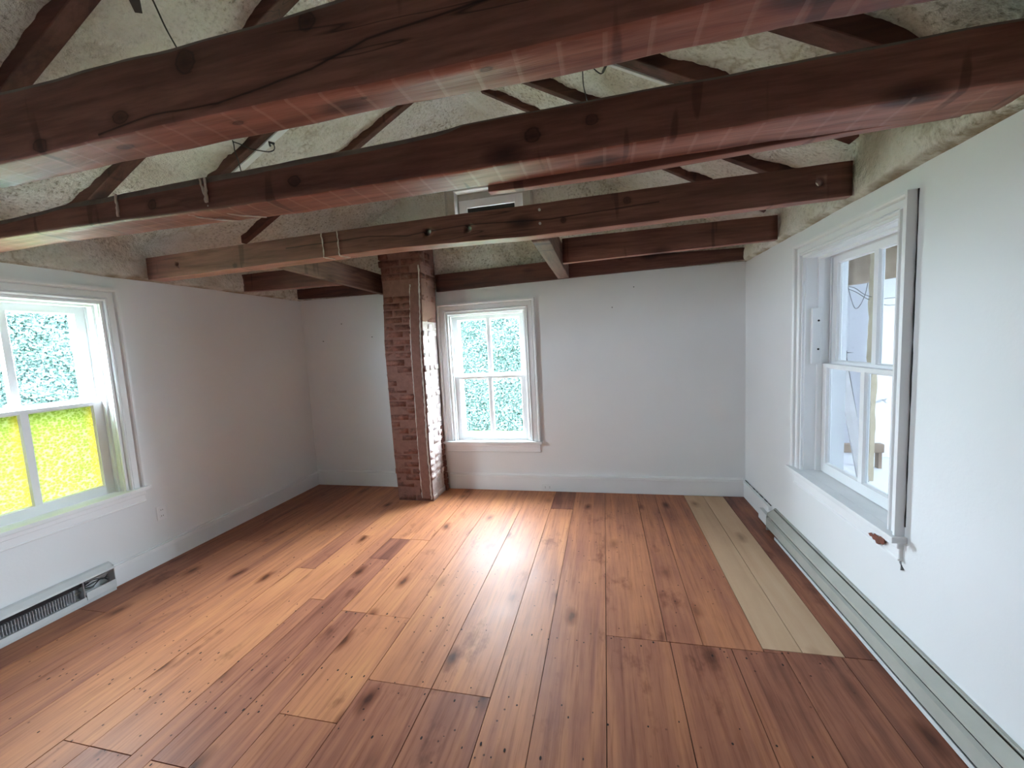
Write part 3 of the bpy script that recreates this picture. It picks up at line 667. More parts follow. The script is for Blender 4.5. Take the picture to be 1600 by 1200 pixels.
# ------------------------------------------------------------------ beams, joists, rafters
def beam_mesh(mb, x0, x1, yf, yb, zb, zt, rough=.004, rnd=.012, axis='x', wane=None, step=.05, rnd_bottom=None, seed=0, mi_top=None, mi_under=None):
    """yf/yb/zb/zt: functions of x giving front y, back y, bottom and top"""
    n = max(2, int((x1 - x0) / step)); rows = []
    rb = rnd_bottom or rnd
    for i in range(n + 1):
        x = lerp(x0, x1, i / n); a, b, c, d = yf(x), yb(x), zb(x), zt(x)
        ring = []
        def arc(cy, cz, r, t0, k=4):
            for q in range(k + 1):
                t = math.radians(t0 + 90 * q / k); ring.append((cy + r * math.cos(t), cz + r * math.sin(t)))
        wn = wane(x) if wane else rnd
        arc(b - rnd, d - rnd, rnd, 0)
        arc(a + wn, d - wn, wn, 90)
        for q in range(1, 4): ring.append((a, lerp(d - wn, c + rb, q / 4)))
        arc(a + rb, c + rb, rb, 180)
        for q in range(1, 4): ring.append((lerp(a + rb, b - rnd, q / 4), c))
        arc(b - rnd, c + rnd, rnd, 270)
        row = []
        for (y, z) in ring:
            s = rough * (nz(x * 2.2 + seed, y * 9, z * 9) + .6 * nz(x * 7 + seed, y * 25, z * 25))
            s2 = rough * (nz(x * 2.2 + seed + 40, y * 9, z * 9) + .6 * nz(x * 7 + seed + 40, y * 25, z * 25))
            row.append(mb.bm.verts.new((x, y + s, z + s2) if axis == 'x' else (y + s, x, z + s2)))
        rows.append(row)
    k = len(rows[0])
    for A, B in zip(rows, rows[1:]):
        for q in range(k):
            f = mb.bm.faces.new((A[q], A[(q + 1) % k], B[(q + 1) % k], B[q])); f.smooth = True
            if mi_top and 5 <= q < 9: f.material_index = mi_top
            if mi_under and 15 <= q < 23: f.material_index = mi_under
    mb.bm.faces.new(rows[0][::-1]); mb.bm.faces.new(rows[-1])
K = lambda v: (lambda x: v)
def thing(o, label, cat, group=None): return tag(o, label, cat, group, 'thing')

# front hewn beam
mb = MB()
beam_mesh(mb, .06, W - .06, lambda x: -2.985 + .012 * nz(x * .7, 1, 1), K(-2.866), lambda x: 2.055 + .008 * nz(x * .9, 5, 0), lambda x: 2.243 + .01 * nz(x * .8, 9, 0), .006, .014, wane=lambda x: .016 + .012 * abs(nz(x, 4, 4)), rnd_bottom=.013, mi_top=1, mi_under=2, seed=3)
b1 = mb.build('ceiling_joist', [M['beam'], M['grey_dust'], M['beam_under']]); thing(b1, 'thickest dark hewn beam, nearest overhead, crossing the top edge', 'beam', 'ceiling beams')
# second hewn beam
mb = MB()
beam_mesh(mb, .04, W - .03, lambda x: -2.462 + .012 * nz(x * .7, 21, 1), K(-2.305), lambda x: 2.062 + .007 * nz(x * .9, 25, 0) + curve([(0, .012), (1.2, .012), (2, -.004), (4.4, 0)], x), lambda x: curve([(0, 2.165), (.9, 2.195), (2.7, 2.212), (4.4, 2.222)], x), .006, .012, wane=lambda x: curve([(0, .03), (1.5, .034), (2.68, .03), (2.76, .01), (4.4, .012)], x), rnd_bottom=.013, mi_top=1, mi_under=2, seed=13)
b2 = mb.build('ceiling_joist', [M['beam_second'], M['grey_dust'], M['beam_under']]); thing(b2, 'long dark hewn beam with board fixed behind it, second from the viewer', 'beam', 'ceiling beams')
def streak(parent, pts, r):
    q = MB(); P = []
    for a, b in zip(pts, pts[1:]):
        for i in range(8): P.append(Vector(a).lerp(Vector(b), i / 8) + Vector((random.uniform(-.003, .003), 0, random.uniform(-.001, .001))))
    P.append(Vector(pts[-1])); q.tube(P, [random.uniform(.5, 1.2) * r for _ in P], 6)
    q.build('paint_streak', M['paint_drip'], None).parent = parent
for x, sl in ((1.185, 0), (1.635, .02), (1.66, .0)):
    streak(b2, [(x, -2.466, 2.185), (x + sl, -2.468, 2.09)], .0055)
streak(b2, [(1.655, -2.462, 2.080), (1.70, -2.40, 2.057), (1.80, -2.32, 2.057)], .004); streak(b2, [(1.52, -2.455, 2.068), (1.56, -2.40, 2.058), (1.66, -2.31, 2.058)], .004)
# board sistered behind the second beam
mb = MB(); beam_mesh(mb, 2.79, W - .10, K(-2.300), K(-2.262), lambda x: curve([(2.7, 2.036), (3.3, 2.040), (4.4, 2.078)], x), K(2.19), .003, .005, seed=51, mi_under=1)
thing(mb.build('sister_joist', [M['joist_plain'], M['joist_under']]), 'thin reddish board doubled behind the second hewn beam', 'beam')
# third: sawn joist with drilled holes
mb = MB(); beam_mesh(mb, .085, W - .045, lambda x: curve([(0, -1.575), (2, -1.598), (4.4, -1.600)], x), lambda x: curve([(0, -1.475), (2, -1.485), (2.9, -1.50), (4.4, -1.545)], x), lambda x: curve([(0, 2.042), (1, 2.052), (2, 2.060), (2.9, 2.040), (3.4, 2.046), (4.4, 2.058)], x), lambda x: curve([(0, 2.195), (2, 2.204), (4.4, 2.214)], x), .003, .004, seed=31, mi_under=1)
# bored holes: cut by boolean, then the cutter is discarded
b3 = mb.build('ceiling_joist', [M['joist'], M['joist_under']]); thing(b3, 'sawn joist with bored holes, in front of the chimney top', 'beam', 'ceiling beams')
cut = MB()
for (hx, hz, hr) in ((2.225, 2.130, .024), (2.472, 2.120, .023), (4.215, 2.135, .020), (.36, 2.128, .015)):
    cut.tube([(hx, -1.75, hz), (hx, -1.30, hz)], hr, 20)
co = cut.build('hole_cutter', M['dark'])
md = b3.modifiers.new('b', 'BOOLEAN'); md.operation = 'DIFFERENCE'; md.object = co; md.solver = 'EXACT'
bpy.context.view_layer.update()
dg = bpy.context.evaluated_depsgraph_get(); me = bpy.data.meshes.new_from_object(b3.evaluated_get(dg)); b3.modifiers.clear(); b3.data = me
bpy.data.objects.remove(co)
q = MB(); q.tube([(2.235, -1.52, 2.130), (2.235, -1.49, 2.130)], .03, 12); q.bm.clear(); q.bm.free()
for zz in (2.172, 2.100):
    q = MB(); q.tube([(2.885, -1.598, zz), (2.885, -1.606, zz)], .007, 12); o = q.build('screw', M['screw'], None); o.parent = b3
for x in (1.525, 1.635): streak(b3, [(x, -1.599, 2.20), (x + .004, -1.600, 2.052), (x + .05, -1.555, 2.046)], .0045)
# fourth joist in two lengths, ending on the trimmers round the chimney
mb = MB(); beam_mesh(mb, 2.922, W - .035, K(-.742), K(-.690), lambda x: curve([(2.9, 2.040), (4.4, 2.060)], x), K(2.220), .002, .004, seed=61, mi_under=1)
thing(mb.build('ceiling_joist', [M['joist_plain'], M['joist_under']]), 'short brown joist from the right trimmer to the right wall', 'beam', 'ceiling beams')
mb = MB(); beam_mesh(mb, .02, 1.020, K(-.742), K(-.690), lambda x: curve([(0, 2.062), (1.06, 2.040)], x), K(2.215), .002, .004, seed=71, mi_under=1)
thing(mb.build('ceiling_joist', [M['joist_plain'], M['joist_under']]), 'short brown joist from the left wall to the left trimmer', 'beam', 'ceiling beams')
# fifth joist lying on the back wall plate
for (a, b, lab, sd) in ((.01, 1.165, 'dark joist along the back wall top, left of the chimney', 81), (1.618, W - .02, 'dark joist along the back wall top, right of the chimney', 91)):
    mb = MB(); beam_mesh(mb, a, b, K(-.078), K(-.040), lambda x: curve([(0, 2.060), (1.0, 2.042), (1.6, 2.008), (2.75, 2.030), (4.4, 2.056)], x), lambda x: curve([(0, 2.16), (1.6, 2.172), (2.75, 2.195), (4.4, 2.15)], x), .002, .004, seed=sd)
    thing(mb.build('ceiling_joist', M['rafter']), lab, 'beam', 'ceiling beams')
# trimmers (run towards the back wall)
mb = MB(); beam_mesh(mb, -1.455, -.09, lambda y: 1.030, lambda y: 1.082, lambda y: curve([(-1.46, 2.062), (0, 2.022)], y), K(2.212), .002, .004, axis='y', seed=101)
thing(mb.build('ceiling_trimmer', M['trimmer']), 'weathered grey-brown trimmer running back beside the chimney', 'beam')
mb = MB(); beam_mesh(mb, -1.475, -.09, lambda y: 2.812, lambda y: 2.914, lambda y: curve([(-1.46, 2.042), (0, 2.030)], y), K(2.205), .002, .004, axis='y', seed=111)
thing(mb.build('ceiling_trimmer', M['trimmer']), 'reddish trimmer running back, right of the attic window', 'beam')

def rafter(side, ya, yb_, x_lo, x_hi, label, w=.050):
    """ya/yb_: back edge y at the eave and ridge end"""
    mb = MB(); n = 24; rows = []
    for i in range(n + 1):
        d = lerp(x_lo, x_hi, i / n); x = d if side == 'L' else W - d; z = 2.2 + TAN * d; y = lerp(ya, yb_, i / n)
        j = .003 * nz(d * 3, ya * 7, 1); row = []
        for (dy, dz) in ((0, 0), (-w + j, 0 + j), (-w + j, .13), (0, .13)): row.append(mb.bm.verts.new((x, y + dy + j, z + dz)))
        rows.append(row)
    for A, B in zip(rows, rows[1:]):
        for q in range(4): mb.bm.faces.new((A[q], A[(q + 1) % 4], B[(q + 1) % 4], B[q]))
    mb.bm.faces.new(rows[0]); mb.bm.faces.new(rows[-1])
    thing(mb.build('ceiling_rafter', M['rafter'], bevel=.003), label, 'rafter', 'roof rafters')
rafter('L', -2.505, -2.50, .10, 2.17, 'left slope rafter above the nearest beam, crossing the upper left corner', .068)
rafter('L', -1.985, -1.99, .10, 2.17, 'left slope rafter between the two hewn beams, farthest left there', .068)
rafter('L', -1.560, -1.560, .62, 2.17, 'left slope rafter with a white strip nailed beside it')
rafter('L', -.985, -.975, .36, 2.17, 'left slope rafter with a notched end above the chimney')
rafter('R', -.690, -.880, .10, 1.985, 'shortest right slope rafter, its upper end buried in foam', .04)
rafter('R', -1.165, -1.215, .10, 2.17, 'right slope rafter between the short one and the white-edged one')
rafter('R', -1.680, -1.690, .10, 2.17, 'right slope rafter edged with a thin white strip', .075)
rafter('R', -2.130, -2.135, .10, 2.17, 'right slope rafter nearest the upper right corner', .085)
# white strips nailed beside two rafters
def strip(side, d0, d1, y0, y1, lab):
    mb = MB(); rows = []
    for d in (d0, d1):
        x = d if side == 'L' else W - d; z = 2.2 + TAN * d
        rows.append([mb.bm.verts.new(p) for p in ((x, y0, z - .004), (x, y1, z - .004), (x, y1, z + .012), (x, y0, z + .012))])
    for q in range(4): mb.bm.faces.new((rows[0][q], rows[0][(q + 1) % 4], rows[1][(q + 1) % 4], rows[1][q]))
    mb.bm.faces.new(rows[0]); mb.bm.faces.new(rows[1]); thing(mb.build('wood_strip', M['sill'], bevel=.002), lab, 'strip')
strip('L', .75, 2.12, -1.556, -1.512, 'white painted strip along the left slope rafter')
strip('R', .70, 2.10, -1.676, -1.654, 'thin white strip along the right slope rafter')

# ------------------------------------------------------------------ cables and small hanging things
def smooth(pts, n=6):
    P = [Vector(p) for p in pts]; out = []
    for i in range(len(P) - 1):
        a, b, c, d = P[max(i - 1, 0)], P[i], P[i + 1], P[min(i + 2, len(P) - 1)]
        for k in range(n):
            t = k / n; out.append(.5 * ((2 * b) + (-a + c) * t + (2 * a - 5 * b + 4 * c - d) * t * t + (-a + 3 * b - 3 * c + d) * t ** 3))
    out.append(P[-1]); return out
def cable(pts, r, name, mat, label, cat, ends=None):
    mb = MB(); P = smooth(pts); mb.tube(P, r, 6)
    o = mb.build(name, mat); thing(o, label, cat)
    if ends:
        q = MB(); q.tube(ends[0], ends[1], 8); e_ = q.build('plug', mat, None); e_.parent = o
    return o
cable([(1.095, -1.745, 2.745), (1.078, -1.723, 2.735), (1.04, -1.681, 2.715), (1.005, -1.629, 2.69), (.932, -1.537, 2.645), (.90, -1.50, 2.62)], .0032, 'cable', M['black'], 'short black cable hanging straight beside the left white strip', 'cable')
cable([(1.100, -1.75, 2.735), (1.112, -1.71, 2.737), (1.125, -1.645, 2.735), (1.139, -1.597, 2.745), (1.162, -1.544, 2.757), (1.188, -1.529, 2.772), (1.205, -1.545, 2.790), (1.207, -1.578, 2.790)], .0032, 'cable', M['black'], 'looped black cable with a plug, crossing the left white strip', 'cable', ([(1.185, -1.555, 2.785), (1.207, -1.585, 2.790), (1.222, -1.56, 2.79)], .007))
cable([(3.138, -1.70, 2.83), (3.14, -1.632, 2.823), (3.138, -1.49, 2.823), (3.151, -1.361, 2.815), (3.15, -1.30, 2.81)], .003, 'cable', M['black'], 'thin black cable dangling by the right white strip', 'cable')
cable([(3.16, -1.71, 2.82), (3.185, -1.666, 2.802), (3.230, -1.633, 2.778), (3.255, -1.700, 2.765)], .003, 'cable', M['black'], 'bent black cable end with a plug, right of the dangling one', 'cable', ([(3.240, -1.65, 2.775), (3.252, -1.70, 2.768), (3.258, -1.74, 2.765)], .007))
cable([(1.52, -2.52, 2.95), (1.468, -2.429, 2.915), (1.41, -2.34, 2.885), (1.366, -2.259, 2.86), (1.33, -2.2, 2.84)], .0035, 'cable', M['black'], 'single black cable on the foam, right of the dark hanging strap', 'cable')
mb = MB(); mb.hexa([(1.392, -2.447, 2.872), (1.405, -2.427, 2.880), (1.395, -2.425, 2.895), (1.382, -2.445, 2.89), (1.45, -2.53, 2.90), (1.475, -2.49, 2.915), (1.465, -2.48, 2.93), (1.44, -2.52, 2.92)])
thing(mb.build('hanging_strap', M['dark_metal']), 'dark metal strap end hanging from the foam, left of the single cable', 'strap')
mb = MB()
for c, rr in ((2.34, .05), (2.43, .045)):
    P = [(c + rr * math.cos(t), -1.478 - .012 * math.sin(2 * t), 2.052 - .028 * abs(math.sin(t))) for t in [math.pi * k / 14 for k in range(15)]]
    mb.tube(P, .0022, 5)
thing(mb.build('hanging_string', M['string']), 'beige string loops hanging under the bored joist', 'string')

# ------------------------------------------------------------------ heaters
hl = empty('baseboard_heater', (.03, -2.8, 0)); tag(hl, 'white electric baseboard heater with its front cover missing, below the yellow window', 'heater', 'baseboard heaters')
Y0, Y1 = -3.9, -2.0
ex = lambda p, q, t: (p, t, q)
mb = MB(); mb.extrude([(0.001, .03), (.004, .03), (.004, .186), (.001, .186)], Y0, Y1, ex); mb.build('back_plate', M['enamel_pale'], hl)
mb = MB(); mb.extrude([(.004, .178), (.014, .190), (.032, .184), (.058, .160), (.060, .148), (.057, .148), (.055, .157), (.031, .179), (.014, .183), (.004, .172)], Y0, Y1, ex); mb.build('hood', M['enamel_pale'], hl)
mb = MB(); mb.extrude([(.004, .034), (.050, .030), (.064, .022), (.064, .050), (.061, .050), (.061, .027), (.050, .034), (.004, .038)], Y0, Y1 - .16, ex); mb.build('lower_rail', M['enamel_pale'], hl)
mb = MB(); mb.extrude([(.004, .0), (.052, .0), (.056, .024), (.004, .026)], Y0, Y1, ex); mb.build('toe_plate', M['enamel_pale'], hl)
mb = MB(); mb.extrude([(.010, .118), (.042, .118), (.046, .140), (.010, .150)], Y0, Y1 - .13, ex); mb.build('damper', M['dark_metal'], hl)
mb = MB(); y = Y0
while y < Y1 - .20:
    mb.box(.010, .048, y, y + .0022, .050, .114); y += .012
o = mb.build('fins', M['fin_light'], hl)
mb = MB(); mb.tube([(.028, Y0, .082), (.028, Y1 - .10, .082)], .007, 10); mb.build('heating_tube', M['screw'], hl)
mb = MB(); mb.box(.004, .056, Y1 - .165, Y1 - .160, .026, .150); mb.build('bracket', M['metal'], hl)
mb = MB(); mb.extrude([(.004, .028), (.060, .026), (.060, .075), (.056, .075), (.056, .032), (.004, .034)], Y1 - .155, Y1, ex); mb.box(.004, .058, Y1 - .003, Y1, .03, .172); mb.build('junction_box', M['enamel_pale'], hl)
mb = MB(); mb.box(.004, .05, Y1 - .15, Y1 - .004, .135, .138); mb.build('baffle', M['metal'], hl)
random.seed(5)
for k in range(3):
    mb = MB(); mb.tube(smooth([(.03, Y1 - .16, .10), (.04, Y1 - .11, .09 + .02 * k), (.03 + .01 * k, Y1 - .06, .11), (.02, Y1 - .02, .08 + .015 * k)]), .003, 6); mb.build('wire', M['black'], hl)

hr = empty('baseboard_heater', (W - .03, -2.4, 0)); tag(hr, 'long putty-coloured baseboard heater along the right wall', 'heater', 'baseboard heaters')
Y0, Y1 = -4.3, -.665
ex = lambda p, q, t: (W - p, t, q)
mb = MB(); mb.extrude([(.001, .01), (.004, .01), (.004, .158), (.013, .158), (.013, .166), (.001, .166)], Y0, Y1, ex); mb.build('back_plate', M['enamel'], hr)
mb = MB(); mb.extrude([(.016, .152), (.020, .156), (.058, .128), (.060, .114), (.057, .114), (.055, .126), (.019, .151)], Y0, Y1 - .01, ex); mb.build('damper', M['enamel'], hr)
mb = MB(); mb.extrude([(.060, .030), (.066, .030), (.066, .092), (.052, .100), (.052, .097), (.060, .090)], Y0, Y1 - .01, ex); mb.build('front_panel', M['enamel'], hr)
mb = MB(); mb.extrude([(.004, .004), (.070, .004), (.070, .024), (.066, .024), (.066, .008), (.004, .008)], Y0, Y1 - .16, ex); mb.build('bottom_lip', M['enamel_pale'], hr)
mb = MB(); y = Y0
while y < Y1 - .06:
    mb.box(W - .052, W - .012, y, y + .0012, .04, .112); y += .009
mb.build('fins', M['dark_metal'], hr)
mb = MB(); mb.box(W - .05, W - .004, Y0, Y1 - .02, .026, .04); mb.build('tray', M['dark'], hr)
mb = MB(); mb.extrude([(.001, .002), (.066, .002), (.066, .10), (.058, .130), (.016, .158), (.001, .160)], Y1 - .008, Y1, ex); mb.build('end_cap', M['enamel'], hr)

# ------------------------------------------------------------------ outlets and box
def outlet(name, m, u, v, hu, hv, label, vertical=True):
    r = empty(name, Vector(m(u, v, 0))); tag(r, label, 'outlet')
    mb = MB(); mb.box(u - hu, u + hu, .0005, .006, v - hv, v + hv, lambda a, w, b: m(a, b, w)); pl = mb.build('cover_plate', M['white'], r, bevel=.002)
    for s in (-1, 1):
        cu, cv = (u, v + s * hv * .42) if vertical else (u + s * hu * .42, v)
        q = MB(); q.box(cu - .016, cu + .016, .006, .0085, cv - .014, cv + .014, lambda a, w, b: m(a, b, w)); rc = q.build('receptacle', M['trim'], r, bevel=.001)
        for dx in (-.006, .006):
            h = MB(); a0, b0 = (cu + dx, cv) if vertical else (cu, cv + dx)
            hw, hh = (.0013, .005) if vertical else (.005, .0013)
            h.box(a0 - hw, a0 + hw, .0084, .0088, b0 - hh, b0 + hh, lambda a, w, b: m(a, b, w)); sub(rc, h, 'slot', M['dark'], r.location)
outlet('wall_outlet', mapL, -1.642, .365, .033, .052, 'white duplex outlet on the left wall, right of the window')
outlet('baseboard_outlet', lambda u, v, w: (u, -.0195 - w, v), 2.62, .045, .052, .031, 'white outlet set sideways in the back baseboard', vertical=False)
r = empty('junction_box', (W - .04, -.555, .03)); tag(r, 'small putty-coloured box on the baseboard at the right heater end', 'box')
mb = MB(); mb.box(W - .050, W - .0195, -.635, -.480, .018, .095); mb.build('box_body', M['enamel_pale'], r, bevel=.004)
mb = MB(); mb.box(W - .054, W - .0505, -.637, -.478, .016, .097); mb.build('cover_plate', M['white'], r, bevel=.001)

# nails left in the walls
def nail(p, d, label, group=None):
    mb = MB(); a = Vector(p); mb.tube([a, a + Vector(d) * .010], [.0028, .0022], 6); mb.tube([a + Vector(d) * .010, a + Vector(d) * .0125], .0048, 8)
    thing(mb.build('picture_nail', M['dark_metal']), label, 'nail', group)
nl = 'small nail in the white wall between the left corner and the chimney'
nail((.245, 0, 1.60), (0, -1, 0), nl, 'nails left of the chimney'); nail((.485, 0, 1.772), (0, -1, 0), nl, 'nails left of the chimney'); nail((.835, 0, 1.615), (0, -1, 0), nl, 'nails left of the chimney')
nail((3.285, 0, 1.745), (0, -1, 0), 'lower small nail in the back wall right of the window'); nail((3.478, 0, 1.912), (0, -1, 0), 'upper small nail high in the back wall right of the window')

# ------------------------------------------------------------------ the next room, seen through the right window
AW = (-.75, .05, 1.05, 1.85)     # unseen opening added in the next room's far wall, sized for its daylight
def part_room():
    mb = MB(); mb.box(4.612, 8.35, -3.1, 2.0, 2.6, 2.7); tag(mb.build('ceiling_annex', M['white_room']), 'ceiling of the next room', 'ceiling', kind='structure')  # unseen ceiling, put in to darken the next room
    mb = MB(); mb.box(4.62, 8.2, 1.9, 2.0, -.05, 2.6); mb.box(4.62, 8.2, -3.1, -3.0, -.05, 2.6)
    for b in ((-3.1, AW[0], -.05, 2.6), (AW[1], 2.0, -.05, 2.6), (AW[0], AW[1], -.05, AW[2]), (AW[0], AW[1], AW[3], 2.6)): mb.box(8.2, 8.35, *b)
    mb.box(4.612, 4.70, .181, 2.0, -.05, 2.6); mb.box(4.595, 4.66, -3.1, .181, 2.052, 2.6)
    tag(mb.build('wall_annex', M['white_room']), 'bright white wall of the next room', 'wall', kind='structure')
    mb = MB(); mb.box(4.62, 8.2, -3.0, 1.9, -.06, -.005); tag(mb.build('floor_annex', M['white_room']), 'pale floor of the next room', 'floor', kind='structure')
part_room()
mb = MB(); mb.box(5.085, 5.180, .1, .19, -.005, 2.25); bmesh.ops.subdivide_edges(mb.bm, edges=[e_ for e_ in mb.bm.edges if e_.calc_length() > 1], cuts=30)
for v in mb.bm.verts: v.co.x += random.uniform(-.006, .004); v.co.y += random.uniform(-.004, .004)
thing(mb.build('wall_stud', M['stud']), 'cream wooden post just beyond the right window', 'post', 'studs in the next room')
mb = MB(); mb.box(5.600, 5.640, .5, .58, -.005, 2.25); bmesh.ops.subdivide_edges(mb.bm, edges=[e_ for e_ in mb.bm.edges if e_.calc_length() > 1], cuts=30)
for v in mb.bm.verts: v.co.x += random.uniform(-.008, .006)
thing(mb.build('wall_stud', M['stud']), 'narrow stud with a ragged edge, right of the window muntin', 'post', 'studs in the next room')
mb = MB(); beam_mesh(mb, 5.55, 6.3, K(.8), K(.90), lambda x: 1.86 + .10 * (x - 5.55), K(2.25), .008, .01, seed=5)
thing(mb.build('header_beam', M['stud_brown']), 'weathered brown header timber in the next room', 'beam')
mb = MB(); mb.box(5.47, 5.53, .84, .88, -.005, 2.25); thing(mb.build('wall_stud', M['white_room']), 'white post holding the weathered header', 'post', 'studs in the next room')
mb = MB(); mb.hexa([(5.468, .40, -.004), (5.510, .40, -.004), (5.510, .42, -.004), (5.468, .42, -.004), (5.300, .48, 1.12), (5.350, .48, 1.12), (5.350, .50, 1.12), (5.300, .50, 1.12)])
thing(mb.build('leaning_plank', M['grey_board']), 'grey plank leaning beyond the lower sash, left one', 'plank', 'leaning planks')
mb = MB(); mb.hexa([(5.548, .47, -.004), (5.590, .47, -.004), (5.590, .49, -.004), (5.548, .49, -.004), (5.370, .54, 1.12), (5.418, .54, 1.12), (5.418, .56, 1.12), (5.370, .56, 1.12)])
thing(mb.build('leaning_plank', M['grey_board']), 'paler plank leaning beyond the lower sash, right one', 'plank', 'leaning planks')
t = empty('stand_lamp', (5.56, .62, 0)); tag(t, 'dark thin stand with a square head beyond the upper sash', 'stand')
mb = MB(); mb.tube([(5.60, .62, -.004), (5.537, .61, .602), (5.453, .60, 1.066), (5.435, .60, 1.17)], .012, 8); mb.build('pole', M['grey_metal'], t)
mb = MB(); mb.box(5.398, 5.440, .58, .62, 1.165, 1.233); mb.build('head', M['grey_metal'], t, bevel=.004)
mb = MB(); mb.tube([(5.44, .60, 1.213), (5.50, .60, 1.211)], [.006, .001], 6); mb.build('spike', M['grey_metal'], t)
mb = MB(); mb.box(5.35, 5.95, .9, .96, .16, .25); o = thing(mb.build('cross_rail', M['stud_brown'], bevel=.005), 'brown-grey rail low behind the leaning planks', 'rail')
for (xx) in (5.36, 5.90):
    q = MB(); q.box(xx, xx + .03, .9, .96, -.004, .16); e_ = q.build('leg', M['stud_brown'], None); e_.parent = o
d = empty('door_1', (6.3, 1.3, 0)); tag(d, 'white door leaf standing in the next room', 'door', kind='structure')
mb = MB(); mb.box(6.075, 6.85, 1.3, 1.335, 0, 2.0); mb.build('door_leaf', M['white_room'], d, bevel=.004)
mb = MB(); mb.tube([(6.15, 1.298, .643), (6.15, 1.26, .643), (6.15, 1.235, .643), (6.15, 1.222, .643)], [.012, .012, .03, .02], 14); mb.build('door_knob', M['trim'], d)
for i, (pts, lab) in enumerate((
    ([(5.391, .5, 1.825), (5.41, .5, 1.74), (5.440, .5, 1.64), (5.465, .5, 1.618), (5.496, .5, 1.656), (5.529, .5, 1.745), (5.55, .51, 1.84)], 'slack wire loop hanging in the next room, lowest of the wires'),
    ([(5.385, .53, 1.83), (5.462, .53, 1.805), (5.544, .53, 1.738), (5.660, .53, 1.694), (5.735, .53, 1.694), (5.9, .53, 1.70)], 'upper slack wire strung from the cream post'),
    ([(5.385, .56, 1.82), (5.480, .56, 1.775), (5.572, .56, 1.705), (5.678, .56, 1.654), (5.755, .56, 1.631), (5.9, .56, 1.64)], 'lower slack wire strung from the cream post'))):
    cable(pts, .0035, 'wire', M['grey_metal'], lab, 'wire')
mb = MB(); random.seed(9)
P = [(5.215 + .05 * math.sin(k * .9) + .006 * k, .5 + .03 * math.cos(k * 1.7), 1.83 + .03 * math.sin(k * 2.1)) for k in range(12)]
mb.tube(smooth(P, 4), .008, 6); thing(mb.build('wire_bundle', M['stud']), 'tangled tan wire bundle at the cream post', 'wire')

# ------------------------------------------------------------------ outdoors
def hedge(name, axis, c, a0, a1, z0, z1, n, label, seed, size=.072):
    random.seed(seed); bm = bmesh.new(); lay = None; vals = []
    def P(u, v, w): return (u, c + w, v) if axis == 'x' else (c - w, u, v)   # w>0 away from the house
    nu, nv = 50, 30; g = {}
    for i in range(nu + 1):
        for j in range(nv + 1):
            u, v = lerp(a0, a1, i / nu), lerp(z0, z1, j / nv)
            w = .16 * nz(u * 1.6, v * 1.6, seed) + .08 * nz(u * 4, v * 4, seed) + .25 * (j / nv) ** 3
            g[i, j] = bm.verts.new(P(u, v, w + .12))
    for i in range(nu):
        for j in range(nv): bm.faces.new((g[i, j], g[i + 1, j], g[i + 1, j + 1], g[i, j + 1])).material_index = 1; vals.append(0)
    # a back and top so that the hedge has depth
    bx = [bm.verts.new(P(u, v, w)) for (u, v, w) in ((a0, z0, .4), (a1, z0, .4), (a1, z1, .4), (a0, z1, .4), (a0, z0, 1.4), (a1, z0, 1.4), (a1, z1 - .2, 1.4), (a0, z1 - .2, 1.4))]
    for f in ((0, 3, 2, 1), (4, 5, 6, 7), (0, 1, 5, 4), (1, 2, 6, 5), (2, 3, 7, 6), (3, 0, 4, 7)):
        bm.faces.new([bx[q] for q in f]).material_index = 1; vals.append(0)
    for k in range(n):
        u, v = random.uniform(a0, a1), random.uniform(z0, z1 + .05)
        w = .16 * nz(u * 1.6, v * 1.6, seed) + .08 * nz(u * 4, v * 4, seed) + .25 * max(0, (v - z0) / (z1 - z0)) ** 3 + random.uniform(.0, .10)
        o = Vector(P(u, v, w)); ax = Vector((random.gauss(0, 1), random.gauss(0, 1), random.gauss(0, 1))).normalized()
        l = size * random.uniform(.6, 1.4); a = Vector((random.gauss(0, 1), random.gauss(0, 1), random.gauss(.3, .8))).normalized(); b = a.cross(ax).normalized()
        q = [o, o + a * l * .5 + b * l * .22, o + a * l, o + a * l * .5 - b * l * .22]
        bm.faces.new([bm.verts.new(x) for x in q]); vals.append(random.random())
    me = bpy.data.meshes.new(name); bm.to_mesh(me); bm.free(); me.materials.append(M['leaf']); me.materials.append(M['hedge_core'])
    at = me.attributes.new('leaf', 'FLOAT', 'FACE')
    for i, v in enumerate(vals): at.data[i].value = v
    o = bpy.data.objects.new(name, me); COL.objects.link(o); thing(o, label, 'hedge', 'hedges outside')
hedge('garden_hedge', 'x', 5.6, -1.8, 2.6, -.6, 2.95, 95000, 'tall leafy hedge outside the back window', 1)
hedge('garden_hedge', 'y', -5.4, -1.6, 3.4, -.6, 3.5, 110000, 'tall leafy hedge outside the window with yellow panes', 2)
mb = MB(); mb.box(-30, 30, -30, 30, -.75, -.62); tag(mb.build('ground', M['lawn']), 'lawn outside the house', 'ground', kind='structure')

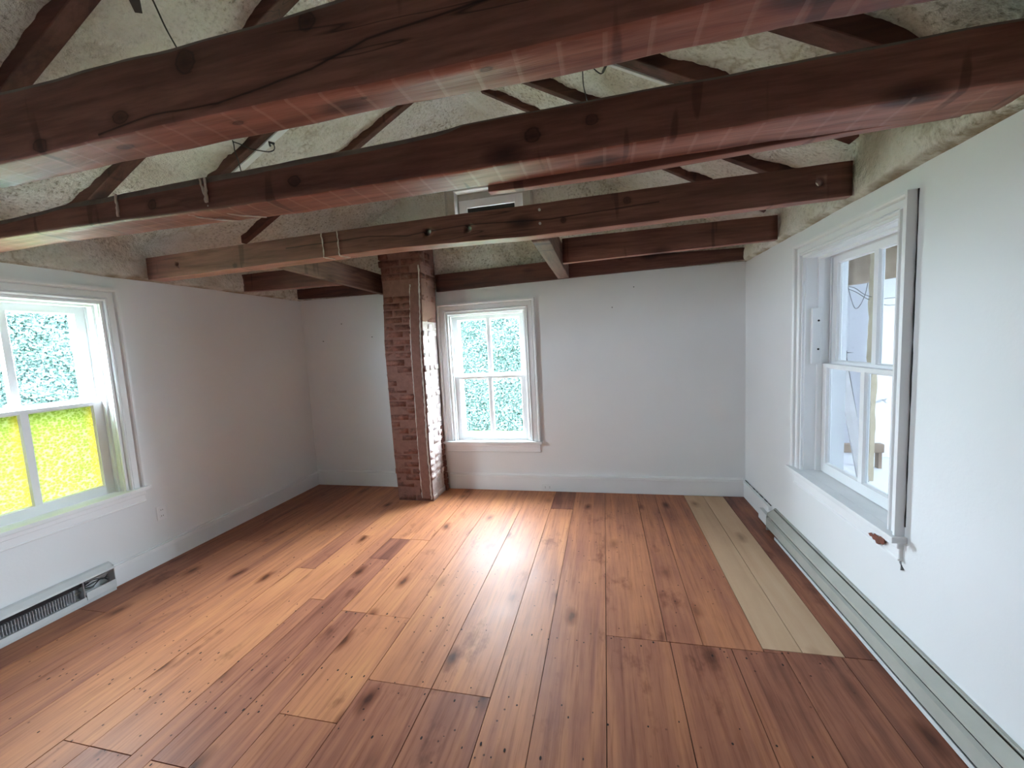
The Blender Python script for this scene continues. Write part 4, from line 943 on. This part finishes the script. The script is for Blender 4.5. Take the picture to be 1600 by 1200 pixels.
# ------------------------------------------------------------------ light: overcast sky through the windows
wd = bpy.data.worlds.new('overcast_sky'); SC.world = wd; wd.use_nodes = True; nt = wd.node_tree
bg = nt.nodes['Background']; tc = nt.nodes.new('ShaderNodeTexCoord'); sx = nt.nodes.new('ShaderNodeSeparateXYZ'); nt.links.new(tc.outputs['Generated'], sx.inputs[0])
r = ramp(nt, [(0, (.72, .86, 1.0)), (.5, (.76, .88, 1.0)), (1, (.85, .93, 1))]); nt.links.new(sx.outputs[2], r.inputs['Fac']); nt.links.new(r.outputs['Color'], bg.inputs['Color'])
bg.inputs['Strength'].default_value = 9.0
def portal(name, loc, rot, sx_, sy_):
    l = bpy.data.lights.new(name, 'AREA'); l.shape = 'RECTANGLE'; l.size = sx_; l.size_y = sy_; l.cycles.is_portal = True
    o = bpy.data.objects.new(name, l); o.location = loc; o.rotation_euler = rot; COL.objects.link(o)
R90 = math.pi / 2
portal('window_portal_back', (2.076, .20, 1.17), (-R90, 0, 0), .8, 1.25)
portal('window_portal_left', (-.20, -2.235, 1.26), (R90, 0, -R90), .8, 1.25)
portal('window_portal_annex', (8.36, (AW[0] + AW[1]) / 2, (AW[2] + AW[3]) / 2), (R90, 0, R90), AW[1] - AW[0], AW[3] - AW[2])
if 0: portal('window_portal_right', (W + .235, -1.457, 1.24), (R90, 0, R90), .8, 1.25)

# ------------------------------------------------------------------ camera
cam = bpy.data.cameras.new('camera'); cam.sensor_fit = 'HORIZONTAL'; cam.sensor_width = 36; cam.lens = 633.18 / 1600 * 36; cam.clip_start = .02
co = bpy.data.objects.new('camera', cam); co.location = (3.2046, -3.8612, 1.45); co.rotation_euler = (1.47553230, .0528874408, .222409118); COL.objects.link(co); SC.camera = co
SC.view_settings.view_transform = 'Standard'; SC.view_settings.look = 'None'; SC.view_settings.gamma = 1; SC.view_settings.use_curve_mapping = False
SC.view_settings.exposure = 3.3
SC.cycles.use_denoising = True
SC.cycles.max_bounces = 14; SC.cycles.diffuse_bounces = 10; SC.cycles.transparent_max_bounces = 16
SC.cycles.sample_clamp_indirect = 30
